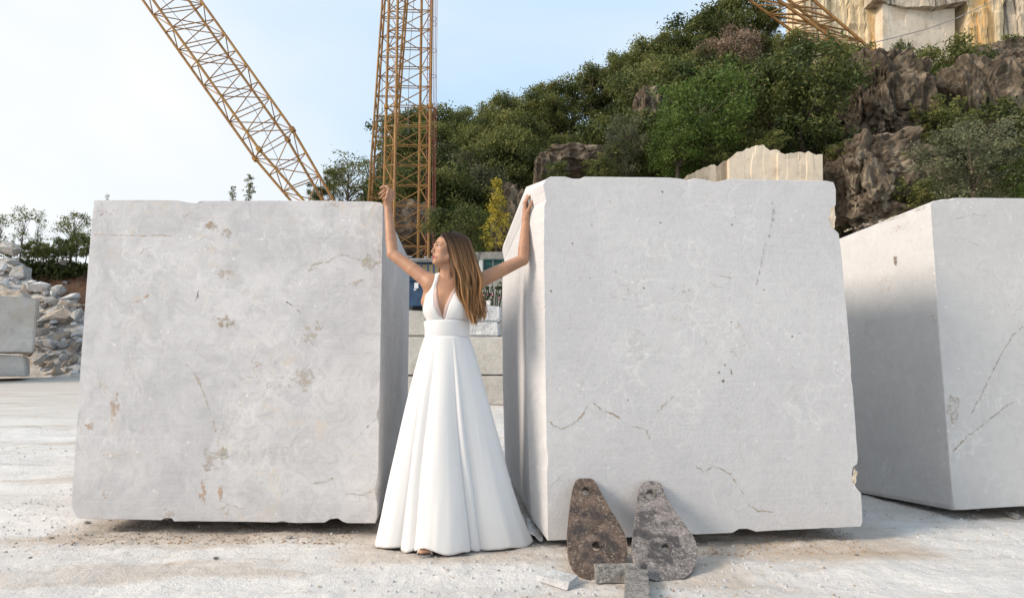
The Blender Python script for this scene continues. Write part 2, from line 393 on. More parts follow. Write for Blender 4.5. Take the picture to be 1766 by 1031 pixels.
# ================================================================== marble blocks
def resample(poly, step=0.02):
    """poly: list of (Vector, Vector clean, tag)"""
    out = []
    n = len(poly)
    for i in range(n):
        a, ac, ta = poly[i]; b, bc, tb = poly[(i + 1) % n]
        k = max(1, int((b - a).length / step))
        for j in range(k):
            t = j / k
            out.append((a.lerp(b, t), ac.lerp(bc, t)))
    return out
def make_block(name, label, pts, YL, YR, xL, xR, depth, dvec, mat, backscale=1.0, chamfer=None, seed=1, chipdepth=0.16):
    """pts: front outline clockwise in photo px, each (px,py) or (px,py,cleanpx,cleanpy); the front plane runs through depth YL at xL px to YR at xR"""
    A = P(xL, 640, YL); B = P(xR, 640, YR)
    n = (B - A).cross(Vector((0, 0, 1))).normalized()      # vertical plane
    def on(px, py): return Pplane(px, py, A, n)
    poly = []
    for q in pts:
        a = on(q[0], q[1]); c = on(q[2], q[3]) if len(q) >= 4 else a.copy()
        poly.append((a, c, None))
    rs = resample(poly)
    N = len(rs); rnd = random.Random(seed)
    cen = sum((r[0] for r in rs), Vector()) / N
    inward = [(cen - r[0]).normalized() for r in rs]
    D = Vector(dvec).normalized()
    base = Vector((cen.x, cen.y + depth * 0.5, gz(cen.x, cen.y)))
    chip = []
    for i in range(N):
        p = rs[i][0]
        c = 0.0035 + 0.003 * abs(fbm(p.x * 9, p.z * 9, seed, 4))
        e = fbm(p.x * 4.3 + seed * 3, p.z * 4.3, seed * 1.7, 3)
        if e > 0.42: c += (e - 0.42) * 0.05
        chip.append(c)
    rings = []
    rings.append([rs[i][0] + inward[i] * chip[i] * 1.0 for i in range(N)])
    rings.append([rs[i][0] + inward[i] * chip[i] * 0.3 + D * chip[i] * 0.7 for i in range(N)])
    rings.append([rs[i][0] + D * (chip[i] * 1.5 + 0.004) for i in range(N)])
    if chamfer:
        dD, fn = chamfer
        rings.append([fn(rs[i][1], i) + D * dD for i in range(N)])
        rings.append([fn(rs[i][1], i) + D * (dD + 0.05) for i in range(N)])
        back = [fn(rs[i][1], i) for i in range(N)]
    else:
        rings.append([rs[i][0].lerp(rs[i][1], 0.5) + D * chipdepth * 0.6 for i in range(N)])
        rings.append([rs[i][1] + D * chipdepth for i in range(N)])
        back = [r[1] for r in rs]
    for t in (0.35, 0.7):
        rings.append([b + D * depth * t for b in back])
    rings.append([b + D * (depth - 0.01) for b in back])
    bc = sum(back, Vector()) / N
    rings.append([b + (bc - b).normalized() * 0.012 + D * depth for b in back])
    V = [v for r in rings for v in r]; Fc = []
    for k in range(len(rings) - 1):
        for i in range(N):
            a = k * N + i; b = k * N + (i + 1) % N
            Fc.append((a, b, b + N, a + N))
    root = thing(name, label, 'stone block', base)
    V2 = V + [v for v in []]
    Fc.append(tuple(range(N - 1, -1, -1))); L = (len(rings) - 1) * N
    Fc.append(tuple(L + i for i in range(N)))
    o = wobj('stone', V2, Fc, mat, root); recalc(o)
    return root, on, n, D
def strip(name, on, n, root, pts, widths, mat, lift=0.0015, jit=1.2, seed=0):
    """thin mark on the stone face, following photo points"""
    rnd = random.Random(seed)
    P2 = []
    for i in range(len(pts) - 1):
        a, b = pts[i], pts[i + 1]; L = math.hypot(b[0] - a[0], b[1] - a[1]); k = max(2, int(L / 3))
        for j in range(k):
            t = j / k; w0 = widths if not hasattr(widths, '__len__') else widths[i] * (1 - t) + widths[i + 1] * t
            P2.append((a[0] + (b[0] - a[0]) * t + rnd.uniform(-jit, jit), a[1] + (b[1] - a[1]) * t + rnd.uniform(-jit, jit), w0 * rnd.uniform(0.5, 1.4)))
    P2.append((pts[-1][0], pts[-1][1], 0.3))
    V, Fc = [], []
    for i, (x, y, wd) in enumerate(P2):
        a = P2[max(i - 1, 0)]; b = P2[min(i + 1, len(P2) - 1)]
        tx, ty = b[0] - a[0], b[1] - a[1]; l = math.hypot(tx, ty) or 1
        ox, oy = -ty / l * wd / 2, tx / l * wd / 2
        V.append(on(x + ox, y + oy)); V.append(on(x - ox, y - oy))
    toward = n if n.y < 0 else -n
    V = [v + toward * lift for v in V]
    Fc = [(2 * i, 2 * i + 1, 2 * i + 3, 2 * i + 2) for i in range(len(P2) - 1)]
    o = wobj(name, V, Fc, mat, root); return o
def patch(name, on, n, root, cx, cy, rx, ry, mat, lift=0.0012, seed=0, rough=0.35):
    rnd = random.Random(seed); k = 26; V = []
    for i in range(k):
        a = 2 * math.pi * i / k; r = 1 + rough * fbm(math.cos(a) * 1.6 + seed, math.sin(a) * 1.6, seed, 4) * 1.6
        V.append(on(cx + rx * r * math.cos(a), cy + ry * r * math.sin(a)))
    toward = n if n.y < 0 else -n
    V = [v + toward * lift for v in V]
    return wobj(name, V, [tuple(range(k))], mat, root)

# --- left block
bl_pts = [(162, 345), (250, 344.5), (305, 345), (325, 349), (338, 350.5, 338, 345.5), (345, 346), (480, 345.5), (560, 346), (640, 347.5), (657, 349), (661, 353),
          (660, 420), (657.5, 560), (655, 700), (653, 790), (652.5, 838), (648, 850, 652, 850), (651, 870), (650, 893), (647, 902),
          (600, 902), (592, 900), (583, 894, 583, 902), (570, 895, 570, 902), (560, 901), (520, 902), (440, 900), (330, 899), (300, 899), (296, 894, 296, 899), (285, 893, 285, 898), (277, 897), (230, 896),
          (150, 895), (133, 893, 128, 893), (124, 878, 123, 890), (123, 868), (130, 760), (138, 640), (148, 500), (156, 400)]
blL, onL, nL, dL = make_block('marble_block', 'tall grey marble block with beige and orange stains left of the woman', bl_pts,
    3.88, 3.82, 140, 655, 2.05, (-0.084, 1, 0.0), M['marble_a'], seed=3)
k = 0
def S(*a, **kw):
    global k; k += 1; return strip(*a, seed=k, **kw)
def PT(*a, **kw):
    global k; k += 1; return patch(*a, seed=k, **kw)
S('vein', onL, nL, blL, [(163, 404), (200, 405), (240, 406.5), (280, 405.5), (312, 410)], [1, 2, 2.6, 2, .6], M['vein_orange'], jit=.5)
S('vein', onL, nL, blL, [(240, 440), (250, 428), (262, 426), (254, 447)], [1, 2, 2.5, 1], M['patch_beige'])
S('vein', onL, nL, blL, [(228, 523), (240, 517), (253, 512), (257, 505)], [1.5, 3, 4, 2], M['vein_orange'])
S('vein', onL, nL, blL, [(533, 470), (540, 456), (565, 452), (583, 440), (598, 440), (620, 449), (640, 447)], [4, 3, 2, 2.5, 2, 3, 2], M['patch_olive'])
PT('stain', onL, nL, blL, 635, 452, 14, 12, M['patch_olive'])
S('vein', onL, nL, blL, [(592, 497), (610, 490), (627, 482)], [3, 8, 2], M['patch_beige'])
PT('stain', onL, nL, blL, 391, 403, 10, 8, M['patch_olive'])
PT('stain', onL, nL, blL, 388, 555, 14, 10, M['vein_brown'], rough=.6)
PT('stain', onL, nL, blL, 366, 388, 9, 6, M['vein_brown'], rough=.6)
PT('stain', onL, nL, blL, 386, 470, 16, 9, M['patch_beige'], rough=.7)
PT('stain', onL, nL, blL, 372, 395, 6, 5, M['patch_beige'], rough=.6)
PT('stain', onL, nL, blL, 365, 790, 20, 18, M['patch_beige'], rough=.7)
PT('stain', onL, nL, blL, 360, 805, 12, 6, M['vein_brown'], rough=.6)
PT('stain', onL, nL, blL, 386, 783, 7, 13, M['patch_olive'], rough=.4)
PT('stain', onL, nL, blL, 350, 850, 5, 22, M['vein_orange'], rough=.7)
PT('stain', onL, nL, blL, 380, 852, 4, 12, M['vein_orange'], rough=.7)
PT('stain', onL, nL, blL, 286, 885, 11, 9, M['patch_beige'])
PT('stain', onL, nL, blL, 520, 655, 20, 18, M['patch_beige'], rough=.8)
PT('stain', onL, nL, blL, 541, 575, 14, 18, M['patch_beige'], rough=.8)
PT('stain', onL, nL, blL, 196, 700, 8, 14, M['vein_orange'], rough=.8)
PT('stain', onL, nL, blL, 155, 735, 7, 6, M['vein_orange'], rough=.7)
PT('stain', onL, nL, blL, 360, 435, 24, 10, M['patch_white'], rough=.7)
PT('stain', onL, nL, blL, 385, 738, 26, 30, M['patch_white'], rough=.7)
PT('stain', onL, nL, blL, 460, 785, 60, 12, M['patch_white'], rough=.7)
for q in range(9): PT('stain', onL, nL, blL, 583 + (q % 2) * 2, 462 + q * 10, 11, 2.6, M['patch_white'], rough=.4)
S('vein', onL, nL, blL, [(320, 628), (337, 645), (352, 680), (366, 720), (372, 745)], [2, 5, 3, 3, 4], M['patch_beige'])
S('vein', onL, nL, blL, [(540, 833), (560, 830), (576, 824)], [2, 4, 3], M['patch_olive'])
S('vein', onL, nL, blL, [(596, 850), (625, 853), (648, 842)], [1, 2, 2], M['patch_olive'])
S('crack', onL, nL, blL, [(340, 515), (343, 500), (337, 520)], 1.6, M['vein_dark'])
S('crack', onL, nL, blL, [(494, 520), (505, 528)], 2.2, M['vein_dark'], jit=.3)
S('crack', onL, nL, blL, [(512, 533), (520, 541)], 1.2, M['vein_dark'], jit=.3)
S('vein', onL, nL, blL, [(600, 770), (640, 730), (652, 720)], [1, 2, 1], M['vein_grey'])
S('vein', onL, nL, blL, [(652, 425), (655, 440), (653, 465)], [3, 5, 2], M['patch_beige'])
# scrawled red number
S('handwriting', onL, nL, blL, [(169, 364), (178, 363), (176, 369), (168, 376)], 1.1, M['red_chalk'], jit=.2)
S('handwriting', onL, nL, blL, [(172, 372), (180, 367), (186, 365), (185, 371)], 1.1, M['red_chalk'], jit=.2)
S('handwriting', onL, nL, blL, [(197, 360), (192, 367), (188, 374)], 1.3, M['red_chalk'], jit=.2)

# --- middle block, its left front arris sawn off
def cham(c, i):
    px, py = project(c)
    t = max(0.0, min(1.0, (960 - px) / 20)) if px < 960 else 0.0
    q = c + Vector((-0.088, 0, 0)) * t
    if py > 850: q.z += 0.10 * t * min(1, (py - 850) / 60)
    if py < 360: q.z -= 0.012 * t
    return q
bm_pts = [(936, 318), (941, 309, 938, 305), (950, 304, 946, 304), (975, 304.5), (988, 308, 988, 305), (1000, 308, 1000, 305), (1008, 304.5), (1080, 305), (1155, 306), (1175, 308), (1186, 310, 1186, 307), (1198, 307), (1212, 308), (1222, 311), (1234, 314, 1234, 309), (1243, 312, 1243, 309), (1256, 308.5), (1330, 310), (1425, 311.5), (1438, 314, 1441, 312),
          (1442, 326), (1442, 352), (1438, 360, 1443, 362), (1433, 370, 1444, 370), (1434, 382, 1445, 382), (1438, 394, 1446, 394), (1447, 402), (1452, 440), (1463, 560), (1470, 650), (1476, 730), (1480, 790), (1479, 800), (1472, 806, 1481, 806), (1470, 820, 1482, 820), (1472, 832, 1483, 832), (1478, 842, 1484, 842), (1486, 851), (1488, 900), (1485, 908),
          (1400, 912), (1330, 915), (1305, 917), (1290, 912, 1290, 917), (1275, 912, 1275, 918), (1263, 919, 1263, 919), (1200, 922), (1080, 927), (1000, 930), (950, 932), (945, 932), (944, 920), (942, 800), (939, 600), (937, 420), (938, 355), (941, 345), (939, 332)]
blM, onM, nM, dM = make_block('marble_block', 'large smooth pale grey marble block with notched right edge right of the woman', bm_pts,
    3.58, 3.735, 940, 1465, 2.0, (-0.095, 1, 0.0), M['marble_b'], chamfer=(0.17, cham), seed=8)
S('crack', onM, nM, blM, [(941, 727), (950, 729), (958, 735), (968, 739), (990, 729), (1003, 718), (1013, 700)], [2, 2.5, 2, 2, 2, 3, 2], M['vein_brown'])
S('crack', onM, nM, blM, [(1022, 695), (1040, 708), (1058, 714), (1072, 723)], [2, 2, 2.5, 4], M['vein_brown'])
S('crack', onM, nM, blM, [(1090, 735), (1105, 738), (1115, 741), (1120, 757)], [1.5, 2, 2, 3], M['vein_brown'])
S('crack', onM, nM, blM, [(1200, 804), (1214, 814), (1228, 804), (1243, 808), (1258, 817), (1270, 832)], [1.5, 2, 1.5, 2.5, 2, 3], M['vein_brown'])
S('crack', onM, nM, blM, [(1275, 842), (1283, 852)], 2.5, M['vein_brown'])
S('crack', onM, nM, blM, [(1290, 869), (1305, 880), (1320, 881), (1335, 882)], [2, 2.5, 2, 1], M['vein_brown'])
S('vein', onM, nM, blM, [(1330, 342), (1334, 365), (1330, 395), (1326, 410)], [2, 5, 4, 5], M['vein_grey'], jit=.6)
S('vein', onM, nM, blM, [(1321, 415), (1314, 450), (1307, 480), (1304, 495)], [1.5, 2, 2, 2], M['vein_grey'])
S('vein', onM, nM, blM, [(1050, 505), (1056, 513), (1068, 513), (1080, 517)], 1.2, M['vein_brown'])
S('vein', onM, nM, blM, [(1225, 488), (1236, 494), (1247, 497)], 1.3, M['vein_brown'])
S('vein', onM, nM, blM, [(1237, 474), (1247, 477), (1262, 480)], 1.6, M['vein_brown'])
S('vein', onM, nM, blM, [(1130, 715), (1145, 698), (1163, 682)], [1, 4, 2], M['patch_beige'])
S('vein', onM, nM, blM, [(1051, 345), (1054, 353)], 4, M['patch_beige'])
for (x, y, r) in [(1250, 630, 1.8), (1240, 642, 2.2), (1247, 657, 2.6), (1142, 331, 1.8), (1139, 384, 1.5), (1020, 388, 2), (1018, 480, 1.4), (1083, 689, 1.3), (1317, 500, 1.6), (1378, 575, 1.8), (1366, 580, 1.5), (987, 420, 1.6), (1262, 388, 2.2), (1062, 469, 1.2), (1261, 555, 1.4), (950, 502, 1.6), (1110, 497, 1.5)]:
    PT('pit', onM, nM, blM, x, y, r, r * 1.1, M['vein_dark'])
S('pit', onM, nM, blM, [(1260, 636), (1262, 647)], 1.8, M['vein_dark'], jit=.3)
for (x, y) in [(1178, 503), (1187, 500), (1290, 510)]: PT('stain', onM, nM, blM, x, y, 3.5, 2.5, M['patch_beige'])
for (x, y, a, b) in [(1100, 590, 18, 26), (1290, 360, 5, 12), (1226, 345, 3, 22), (1160, 500, 3, 8), (1210, 380, 4, 9), (1263, 610, 3, 9), (1270, 720, 3, 26), (1275, 770, 3, 14), (985, 560, 9, 16), (1000, 650, 7, 30)]:
    PT('stain', onM, nM, blM, x, y, a, b, M['patch_white'], rough=.5)
PT('fracture', onM, nM, blM, 1436, 378, 5, 15, M['fracture'], rough=.4)
PT('fracture', onM, nM, blM, 1474, 821, 4, 13, M['fracture'], rough=.4)
S('vein', onM, nM, blM, [(930, 860), (985, 800)], 1, M['vein_grey'])

# --- right block
br_pts = [(1604, 351), (1612, 346), (1626, 343, 1626, 341), (1650, 341), (1700, 341), (1790, 342), (1900, 343.5),
          (1906, 360), (1930, 600), (1950, 862), (1900, 866), (1760, 873), (1700, 876.5), (1648, 880),
          (1644, 872), (1637, 790), (1630, 700), (1621, 590), (1614, 490), (1608, 410)]
blR, onR, nR, dR = make_block('marble_block', 'marble block at the right edge of the picture seen on its corner', br_pts,
    4.25, 4.32, 1625, 1900, 2.1, (-0.155, 1, -0.06), M['marble_c'], seed=21)
S('crack', onR, nR, blR, [(1642, 778), (1655, 766), (1668, 752), (1700, 728), (1735, 700), (1752, 690)], [2, 3, 2, 2, 2, 1.5], M['vein_brown'])
S('crack', onR, nR, blR, [(1670, 722), (1682, 700), (1700, 665), (1712, 640), (1730, 605), (1745, 580), (1765, 562)], [1, 1.5, 2, 2, 1.5, 2, 1], M['vein_brown'])
PT('stain', onR, nR, blR, 1644, 704, 11, 25, M['patch_beige'], rough=.15)
S('vein', onR, nR, blR, [(1640, 380), (1680, 370), (1700, 372)], 1, M['vein_grey'])
S('vein', onR, nR, blR, [(1660, 410), (1690, 425)], 1, M['vein_grey'])
# fractured upper rim and chalk marks on its shaded flank
vside = (dR.cross(Vector((0, 0, 1)))).normalized()
Aside = onR(1606, 400)
def onS(px, py): return Pplane(px, py, Aside, vside)
nside = vside if vside.x < 0 else -vside
def strip_side(name, pts, wd, mat, jit=.3):
    global k; k += 1
    toward = nside
    o = strip(name, onS, Vector((0, 0, 0)), blR, pts, wd, mat, lift=0, jit=jit, seed=k)
    o.location = toward * 0.0025; return o
strip_side('fracture', [(1456, 399), (1475, 393), (1492, 389), (1520, 381), (1552, 372), (1580, 362), (1601, 352)], [2, 4, 7, 4, 3, 4, 3], M['patch_beige'], jit=.8)
for q in range(7):
    strip_side('handwriting', [(1537 + q * 4.2, 403 - q * 1.2), (1540 + q * 4.2, 391 - q * 1.6)], 1.1, M['red_chalk'])
strip_side('pit', [(1543, 442), (1545, 458)], 5, M['vein_dark'], jit=.8)
for pts in ([(1480, 655), (1500, 670), (1520, 690)], [(1490, 690), (1530, 705), (1560, 712), (1600, 700)]): strip_side('crack', pts, 1.4, M['vein_dark'], jit=.8)

# ================================================================== irons leaning on the middle block
def mat_iron(name, a, b, dust):
    m = NT(name); co = m.co()
    c = m.mix(m.rng(m.noise(co, 12, 7, 0.7, 0.6), 0.42, 0.6), a, b)
    c = m.mix(m.rng(m.noise(co, 80, 7, 0.8, 0.3), 0.60 - dust * 0.14, 0.70 - dust * 0.12), c, (0.40, 0.36, 0.32))
    c = m.mix(m.rng(m.noise(co, 7, 5, 0.7), 0.52, 0.62, 0, 0.8), c, (0.035, 0.033, 0.036))
    m.base(c, 0.8, 0.3); m.b.inputs['Metallic'].default_value = 0.0
    m.bump(m.noise(co, 40, 6, 0.7), 0.7, 0.006); return m.m
M['iron_rust'] = mat_iron('iron_rust', (0.06, 0.043, 0.034), (0.145, 0.10, 0.075), 0.40)
M['iron_dusty'] = mat_iron('iron_dusty', (0.10, 0.09, 0.09), (0.21, 0.185, 0.18), 0.7)
M['iron_grey'] = mat_iron('iron_grey', (0.11, 0.11, 0.11), (0.25, 0.24, 0.225), 0.8)
M['iron_hole'] = mat_simple('iron_hole', (0.30, 0.24, 0.16), 0.9)

def tear_plate(label, outl, holes, bottom, top, mat, thick=0.028):
    def z4(x, y): return 900 + x / 4.1075, 780 + y / 4.1075
    b = PZ(*z4(*bottom), gz(*PZ(*z4(*bottom), 0.0).xy)); t = onM(*z4(*top)) + Vector((0, -0.012, 0))
    n = (t - b).cross(Vector((1, 0.14, 0))).normalized()
    if n.y > 0: n = -n
    root = thing('pulley_plate', label, 'iron plate', b)
    bm = bmesh.new()
    # smooth closed outline
    pts = [Vector((*z4(*q), 0)) for q in outl]; N = len(pts); sm = []
    for i in range(N):
        p0, p1, p2, p3 = pts[i - 1], pts[i], pts[(i + 1) % N], pts[(i + 2) % N]
        for j in range(4):
            s = j / 4
            sm.append(0.5 * ((2 * p1) + (p2 - p0) * s + (2 * p0 - 5 * p1 + 4 * p2 - p3) * s * s + (3 * p1 - p0 - 3 * p2 + p3) * s ** 3))
    loops = [sm]
    for hx, hy, r in holes:
        cx, cy = z4(hx, hy); r = r / 4.1075
        loops.append([Vector((cx + r * math.cos(a), cy + r * 1.05 * math.sin(a), 0)) for a in [2 * math.pi * q / 20 for q in range(20)]])
    edges = []
    for L in loops:
        vs_ = [bm.verts.new(Pplane(q.x, q.y, b, n) - b) for q in L]
        for i in range(len(vs_)): edges.append(bm.edges.new((vs_[i], vs_[(i + 1) % len(vs_)])))
    bmesh.ops.triangle_fill(bm, use_beauty=True, edges=edges)
    fs = list(bm.faces)
    r = bmesh.ops.extrude_face_region(bm, geom=fs)
    for v in [g for g in r['geom'] if isinstance(g, bmesh.types.BMVert)]: v.co -= n * thick
    bmesh.ops.recalc_face_normals(bm, faces=bm.faces)
    bmesh.ops.remove_doubles(bm, verts=bm.verts, dist=1e-5)
    me = bpy.data.meshes.new('plate'); bm.to_mesh(me); bm.free(); me.materials.append(mat)
    o = link('plate', me, root)
    bv = o.modifiers.new('bevel', 'BEVEL'); bv.width = 0.004; bv.segments = 2; bv.limit_method = 'ANGLE'; bv.angle_limit = math.radians(50)
    # bore linings
    for hx, hy, rr in holes:
        cx, cy = z4(hx, hy); rr = rr / 4.1075
        o1 = [Pplane(cx + rr * 1.16 * math.cos(a), cy + rr * 1.2 * math.sin(a), b, n) + n * 0.002 for a in [2 * math.pi * q / 24 for q in range(24)]]
        o2 = [Pplane(cx + rr * math.cos(a), cy + rr * 1.05 * math.sin(a), b, n) + n * 0.0025 for a in [2 * math.pi * q / 24 for q in range(24)]]
        o3 = [v - n * (thick * 0.8) for v in o2]
        V = o1 + o2 + o3
        Fq = [(i, (i + 1) % 24, 24 + (i + 1) % 24, 24 + i) for i in range(24)] + [(24 + i, 24 + (i + 1) % 24, 48 + (i + 1) % 24, 48 + i) for i in range(24)]
        wobj('hole_rim', V, Fq, mat, root)
    return root
tear_plate('rust-brown teardrop iron plate with two holes, darker of the pair leaning on the block',
    [(395, 190), (440, 182), (500, 188), (530, 222), (572, 300), (622, 390), (690, 500), (735, 590), (750, 660), (742, 750), (710, 830), (640, 880), (570, 905), (520, 912), (465, 893), (400, 848), (352, 785), (328, 700), (323, 570), (335, 430), (352, 300), (368, 230)],
    [(455, 272, 29), (527, 662, 32)], (500, 912), (450, 182), M['iron_rust'])
tear_plate('dust-whitened grey teardrop iron plate with a clear hole, lighter of the pair',
    [(862, 212), (905, 200), (960, 206), (995, 235), (1018, 300), (1060, 380), (1130, 470), (1190, 555), (1228, 620), (1245, 690), (1235, 770), (1205, 840), (1150, 885), (1060, 905), (970, 908), (890, 880), (825, 820), (790, 740), (782, 640), (795, 520), (812, 400), (820, 310), (832, 250)],
    [(910, 298, 33), (1021, 679, 35)], (1000, 908), (905, 200), M['iron_dusty'])
def px_bar(name, label, corners, z0, mat, h, hole=None):
    pass
# flat bar standing on edge against the plates
c0 = PZ(1028, 1006, 0.005); c1 = PZ(1119, 1004, 0.005); d = (c1 - c0).normalized(); nb = Vector((-d.y, d.x, 0))
r_ = thing('iron_bar', 'grey iron bar with a small hole lying across the foot of the two plates', 'iron bar', c0)
hz = P(1028, 975, c0.y + 0.03).z
V = []
for zz in (0.0, hz):
    for q in (c0, c1, c1 + nb * 0.035 , c0 + nb * 0.035): V.append(Vector((q.x, q.y, zz + 0.004)) + nb * (0.018 if zz else 0))
o = wobj('bar', V, [(3, 2, 1, 0), (4, 5, 6, 7), (0, 1, 5, 4), (1, 2, 6, 5), (2, 3, 7, 6), (3, 0, 4, 7)], M['iron_grey'], r_); bevel_obj(o, 0.005)
hc = P(1033.5, 993, c0.y + 0.012)
V, Fc = tube([hc + nb * -0.0015, hc + nb * 0.003], 0.0095, 16); wobj('hole', V, Fc, mat_simple('hole_black', (0.015, 0.014, 0.013)), r_)
for q in range(2): pass
# square bar pointing at the camera
a0 = PZ(1098, 1003, 0.0); a1 = PZ(1100, 1060, 0.0); d = (a1 - a0).normalized(); nb = Vector((-d.y, d.x, 0)); hw = 0.055
r_ = thing('iron_bar', 'square iron bar pointing at the camera below the two plates', 'iron bar', a0)
V = [Vector((q.x, q.y, zz)) for zz in (0.002, 0.062) for q in (a0 - nb * hw, a0 + nb * hw, a1 + nb * hw, a1 - nb * hw)]
o = wobj('bar', V, [(3, 2, 1, 0), (4, 5, 6, 7), (0, 1, 5, 4), (1, 2, 6, 5), (2, 3, 7, 6), (3, 0, 4, 7)], M['iron_grey'], r_); recalc(o); bevel_obj(o, 0.006)
# flat slab
q4 = [PZ(925, 1001, 0.0), PZ(978, 1018, 0.0), PZ(1001, 1006, 0.0), PZ(952, 992, 0.0)]
r_ = thing('stone_slab', 'thin broken stone slab lying flat on the dust left of the plates', 'stone slab', q4[0])
V = [Vector((q.x, q.y, z_)) for z_ in (0.0, 0.034) for q in q4]
V[5] += Vector((.012, .01, 0)); V[6] += Vector((-.01, 0, .004)); V[4].z -= .01
o = wobj('slab', V, [(3, 2, 1, 0), (4, 5, 6, 7), (0, 1, 5, 4), (1, 2, 6, 5), (2, 3, 7, 6), (3, 0, 4, 7)], M['rubble_white'], r_); recalc(o); bevel_obj(o, 0.004)

# ================================================================== loose stones
def rock_mesh(name, seed, n=15, flat=0.7, mat=None, sub=1):
    rnd = random.Random(seed); bm = bmesh.new()
    for i in range(n):
        v = Vector((rnd.gauss(0, 1), rnd.gauss(0, 1), rnd.gauss(0, 1))).normalized() * rnd.uniform(0.75, 1.0)
        bm.verts.new((v.x, v.y * rnd.uniform(.85, 1), v.z * flat))
    r = bmesh.ops.convex_hull(bm, input=bm.verts)
    bmesh.ops.delete(bm, geom=[g for g in r['geom_interior'] if isinstance(g, bmesh.types.BMVert)], context='VERTS')
    bmesh.ops.dissolve_limit(bm, angle_limit=math.radians(16), verts=bm.verts, edges=bm.edges)
    if sub:
        bmesh.ops.bevel(bm, geom=list(bm.edges), offset=0.025, segments=1, affect='EDGES')
        bmesh.ops.triangulate(bm, faces=bm.faces)
        for v in bm.verts: v.co += v.normal * 0.07 * fbm(v.co.x * 3 + seed, v.co.y * 3, v.co.z * 3, 3)
    me = bpy.data.meshes.new(name); bm.to_mesh(me); bm.free()
    if mat: me.materials.append(mat)
    return me
ROCKS = {kk: [rock_mesh('boulder', s * 7 + hash_, mat=M[kk], flat=fl) for s, fl in ((1, .75), (2, .6), (3, .85), (4, .65))] for kk, hash_ in (('rubble', 0), ('rubble_tan', 100), ('rubble_white', 200))}
def put_rock(name, label, cat, me, loc, size, rot, group=None, sq=(1, 1, 1)):
    o = link(name, me); o.location = loc; o.rotation_euler = rot; o.scale = (size * sq[0], size * sq[1], size * sq[2]); tag(o, label, cat, group); return o
rr = random.Random(5)
lone = [(88, 932, 5, 'stone_chip', 'small brown stone left of centre in the dust below the left block'), (52, 967, 4, 'stone_chip', 'tiny pointed stone nearest the lower left corner'),
        (150, 906, 6, 'stone_chip', 'flat pale stone chip under the left corner of the stained block'), (1748, 893, 12, 'stone', 'pale stone under the block at the right edge'),
        (1596, 872, 10, 'stone', 'pale stone wedged under the corner of the right edge block'), (430, 905, 8, 'stone', 'dusty stone in the shade under the stained block'),
        (860, 985, 3, 'stone_chip', 'small dark chip in front of the dress hem to the right'), (1478, 962, 5, 'stone_chip', 'brown chip in the dust right of the iron plates'),
        (498, 935, 7, 'stone_chip', 'flat chip in the shadow edge of the stained block'), (372, 970, 6, 'stone_chip', 'flat brown chip in the dust below the stained block')]
for px, py, r, nm, lb in lone:
    q = PZ(px, py, 0.0); s = r * q.y / F_PX
    put_rock(nm, lb, 'stone', ROCKS['rubble_tan' if 'brown' in lb or 'dark' in lb else 'rubble'][rr.randrange(4)], (q.x, q.y, gz(q.x, q.y) + s * 0.25), s, (rr.uniform(-.3, .3), rr.uniform(-.3, .3), rr.uniform(0, 6)), None, (1.2, 1, .8))
# gravel nobody could count
def scatter(name, n, region, smin, smax, mat, label, seed):
    rnd = random.Random(seed); V, Fc = [], []
    for i in range(n):
        x, y = region(rnd); s = smin + (smax - smin) * rnd.random() ** 3.5
        z = gz(x, y) + s * 0.15; a = rnd.uniform(0, 6.28); b = len(V)
        for t in range(5):
            aa = a + t * 1.2566 + rnd.uniform(-.3, .3); rr2 = s * rnd.uniform(.7, 1.1)
            V.append((x + math.cos(aa) * rr2, y + math.sin(aa) * rr2, z - s * .3))
        for t in range(3):
            aa = a + t * 2.1 + rnd.uniform(-.4, .4); rr2 = s * rnd.uniform(.3, .6)
            V.append((x + math.cos(aa) * rr2, y + math.sin(aa) * rr2, z + s * rnd.uniform(.3, .8)))
        Fc += [(b, b + 1, b + 5), (b + 1, b + 2, b + 6), (b + 2, b + 3, b + 6), (b + 3, b + 4, b + 7), (b + 4, b, b + 7), (b + 5, b + 6, b + 7), (b + 1, b + 6, b + 5), (b + 3, b + 7, b + 6), (b, b + 5, b + 7)]
    o = wobj(name, V, Fc, mat); tag(o, label, 'gravel', kind='stuff'); return o
def reg_near(r):
    while True:
        y = 1.9 + 7 * r.random() ** 1.6; x = r.uniform(-1, 1) * (y * 0.95)
        if mnoise.noise((x * .8, y * .8, 5)) + r.uniform(-.55, .35) > 0: return x, y
scatter('pale_gravel', 9000, reg_near, 0.002, 0.014, M['rubble_white'], 'pale gravel and crumbs strewn over the dusty yard', 11)
scatter('brown_gravel', 4200, reg_near, 0.002, 0.012, M['rubble_tan'], 'brown crumbs of stone strewn over the dusty yard', 12)
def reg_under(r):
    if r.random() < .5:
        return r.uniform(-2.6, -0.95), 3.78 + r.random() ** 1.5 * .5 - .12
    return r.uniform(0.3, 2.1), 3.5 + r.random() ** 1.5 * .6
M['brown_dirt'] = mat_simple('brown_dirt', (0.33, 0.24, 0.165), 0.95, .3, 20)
scatter('brown_dirt', 3200, reg_under, 0.002, 0.010, M['brown_dirt'], 'brown crumbled dirt in the shade under the two big blocks', 13)
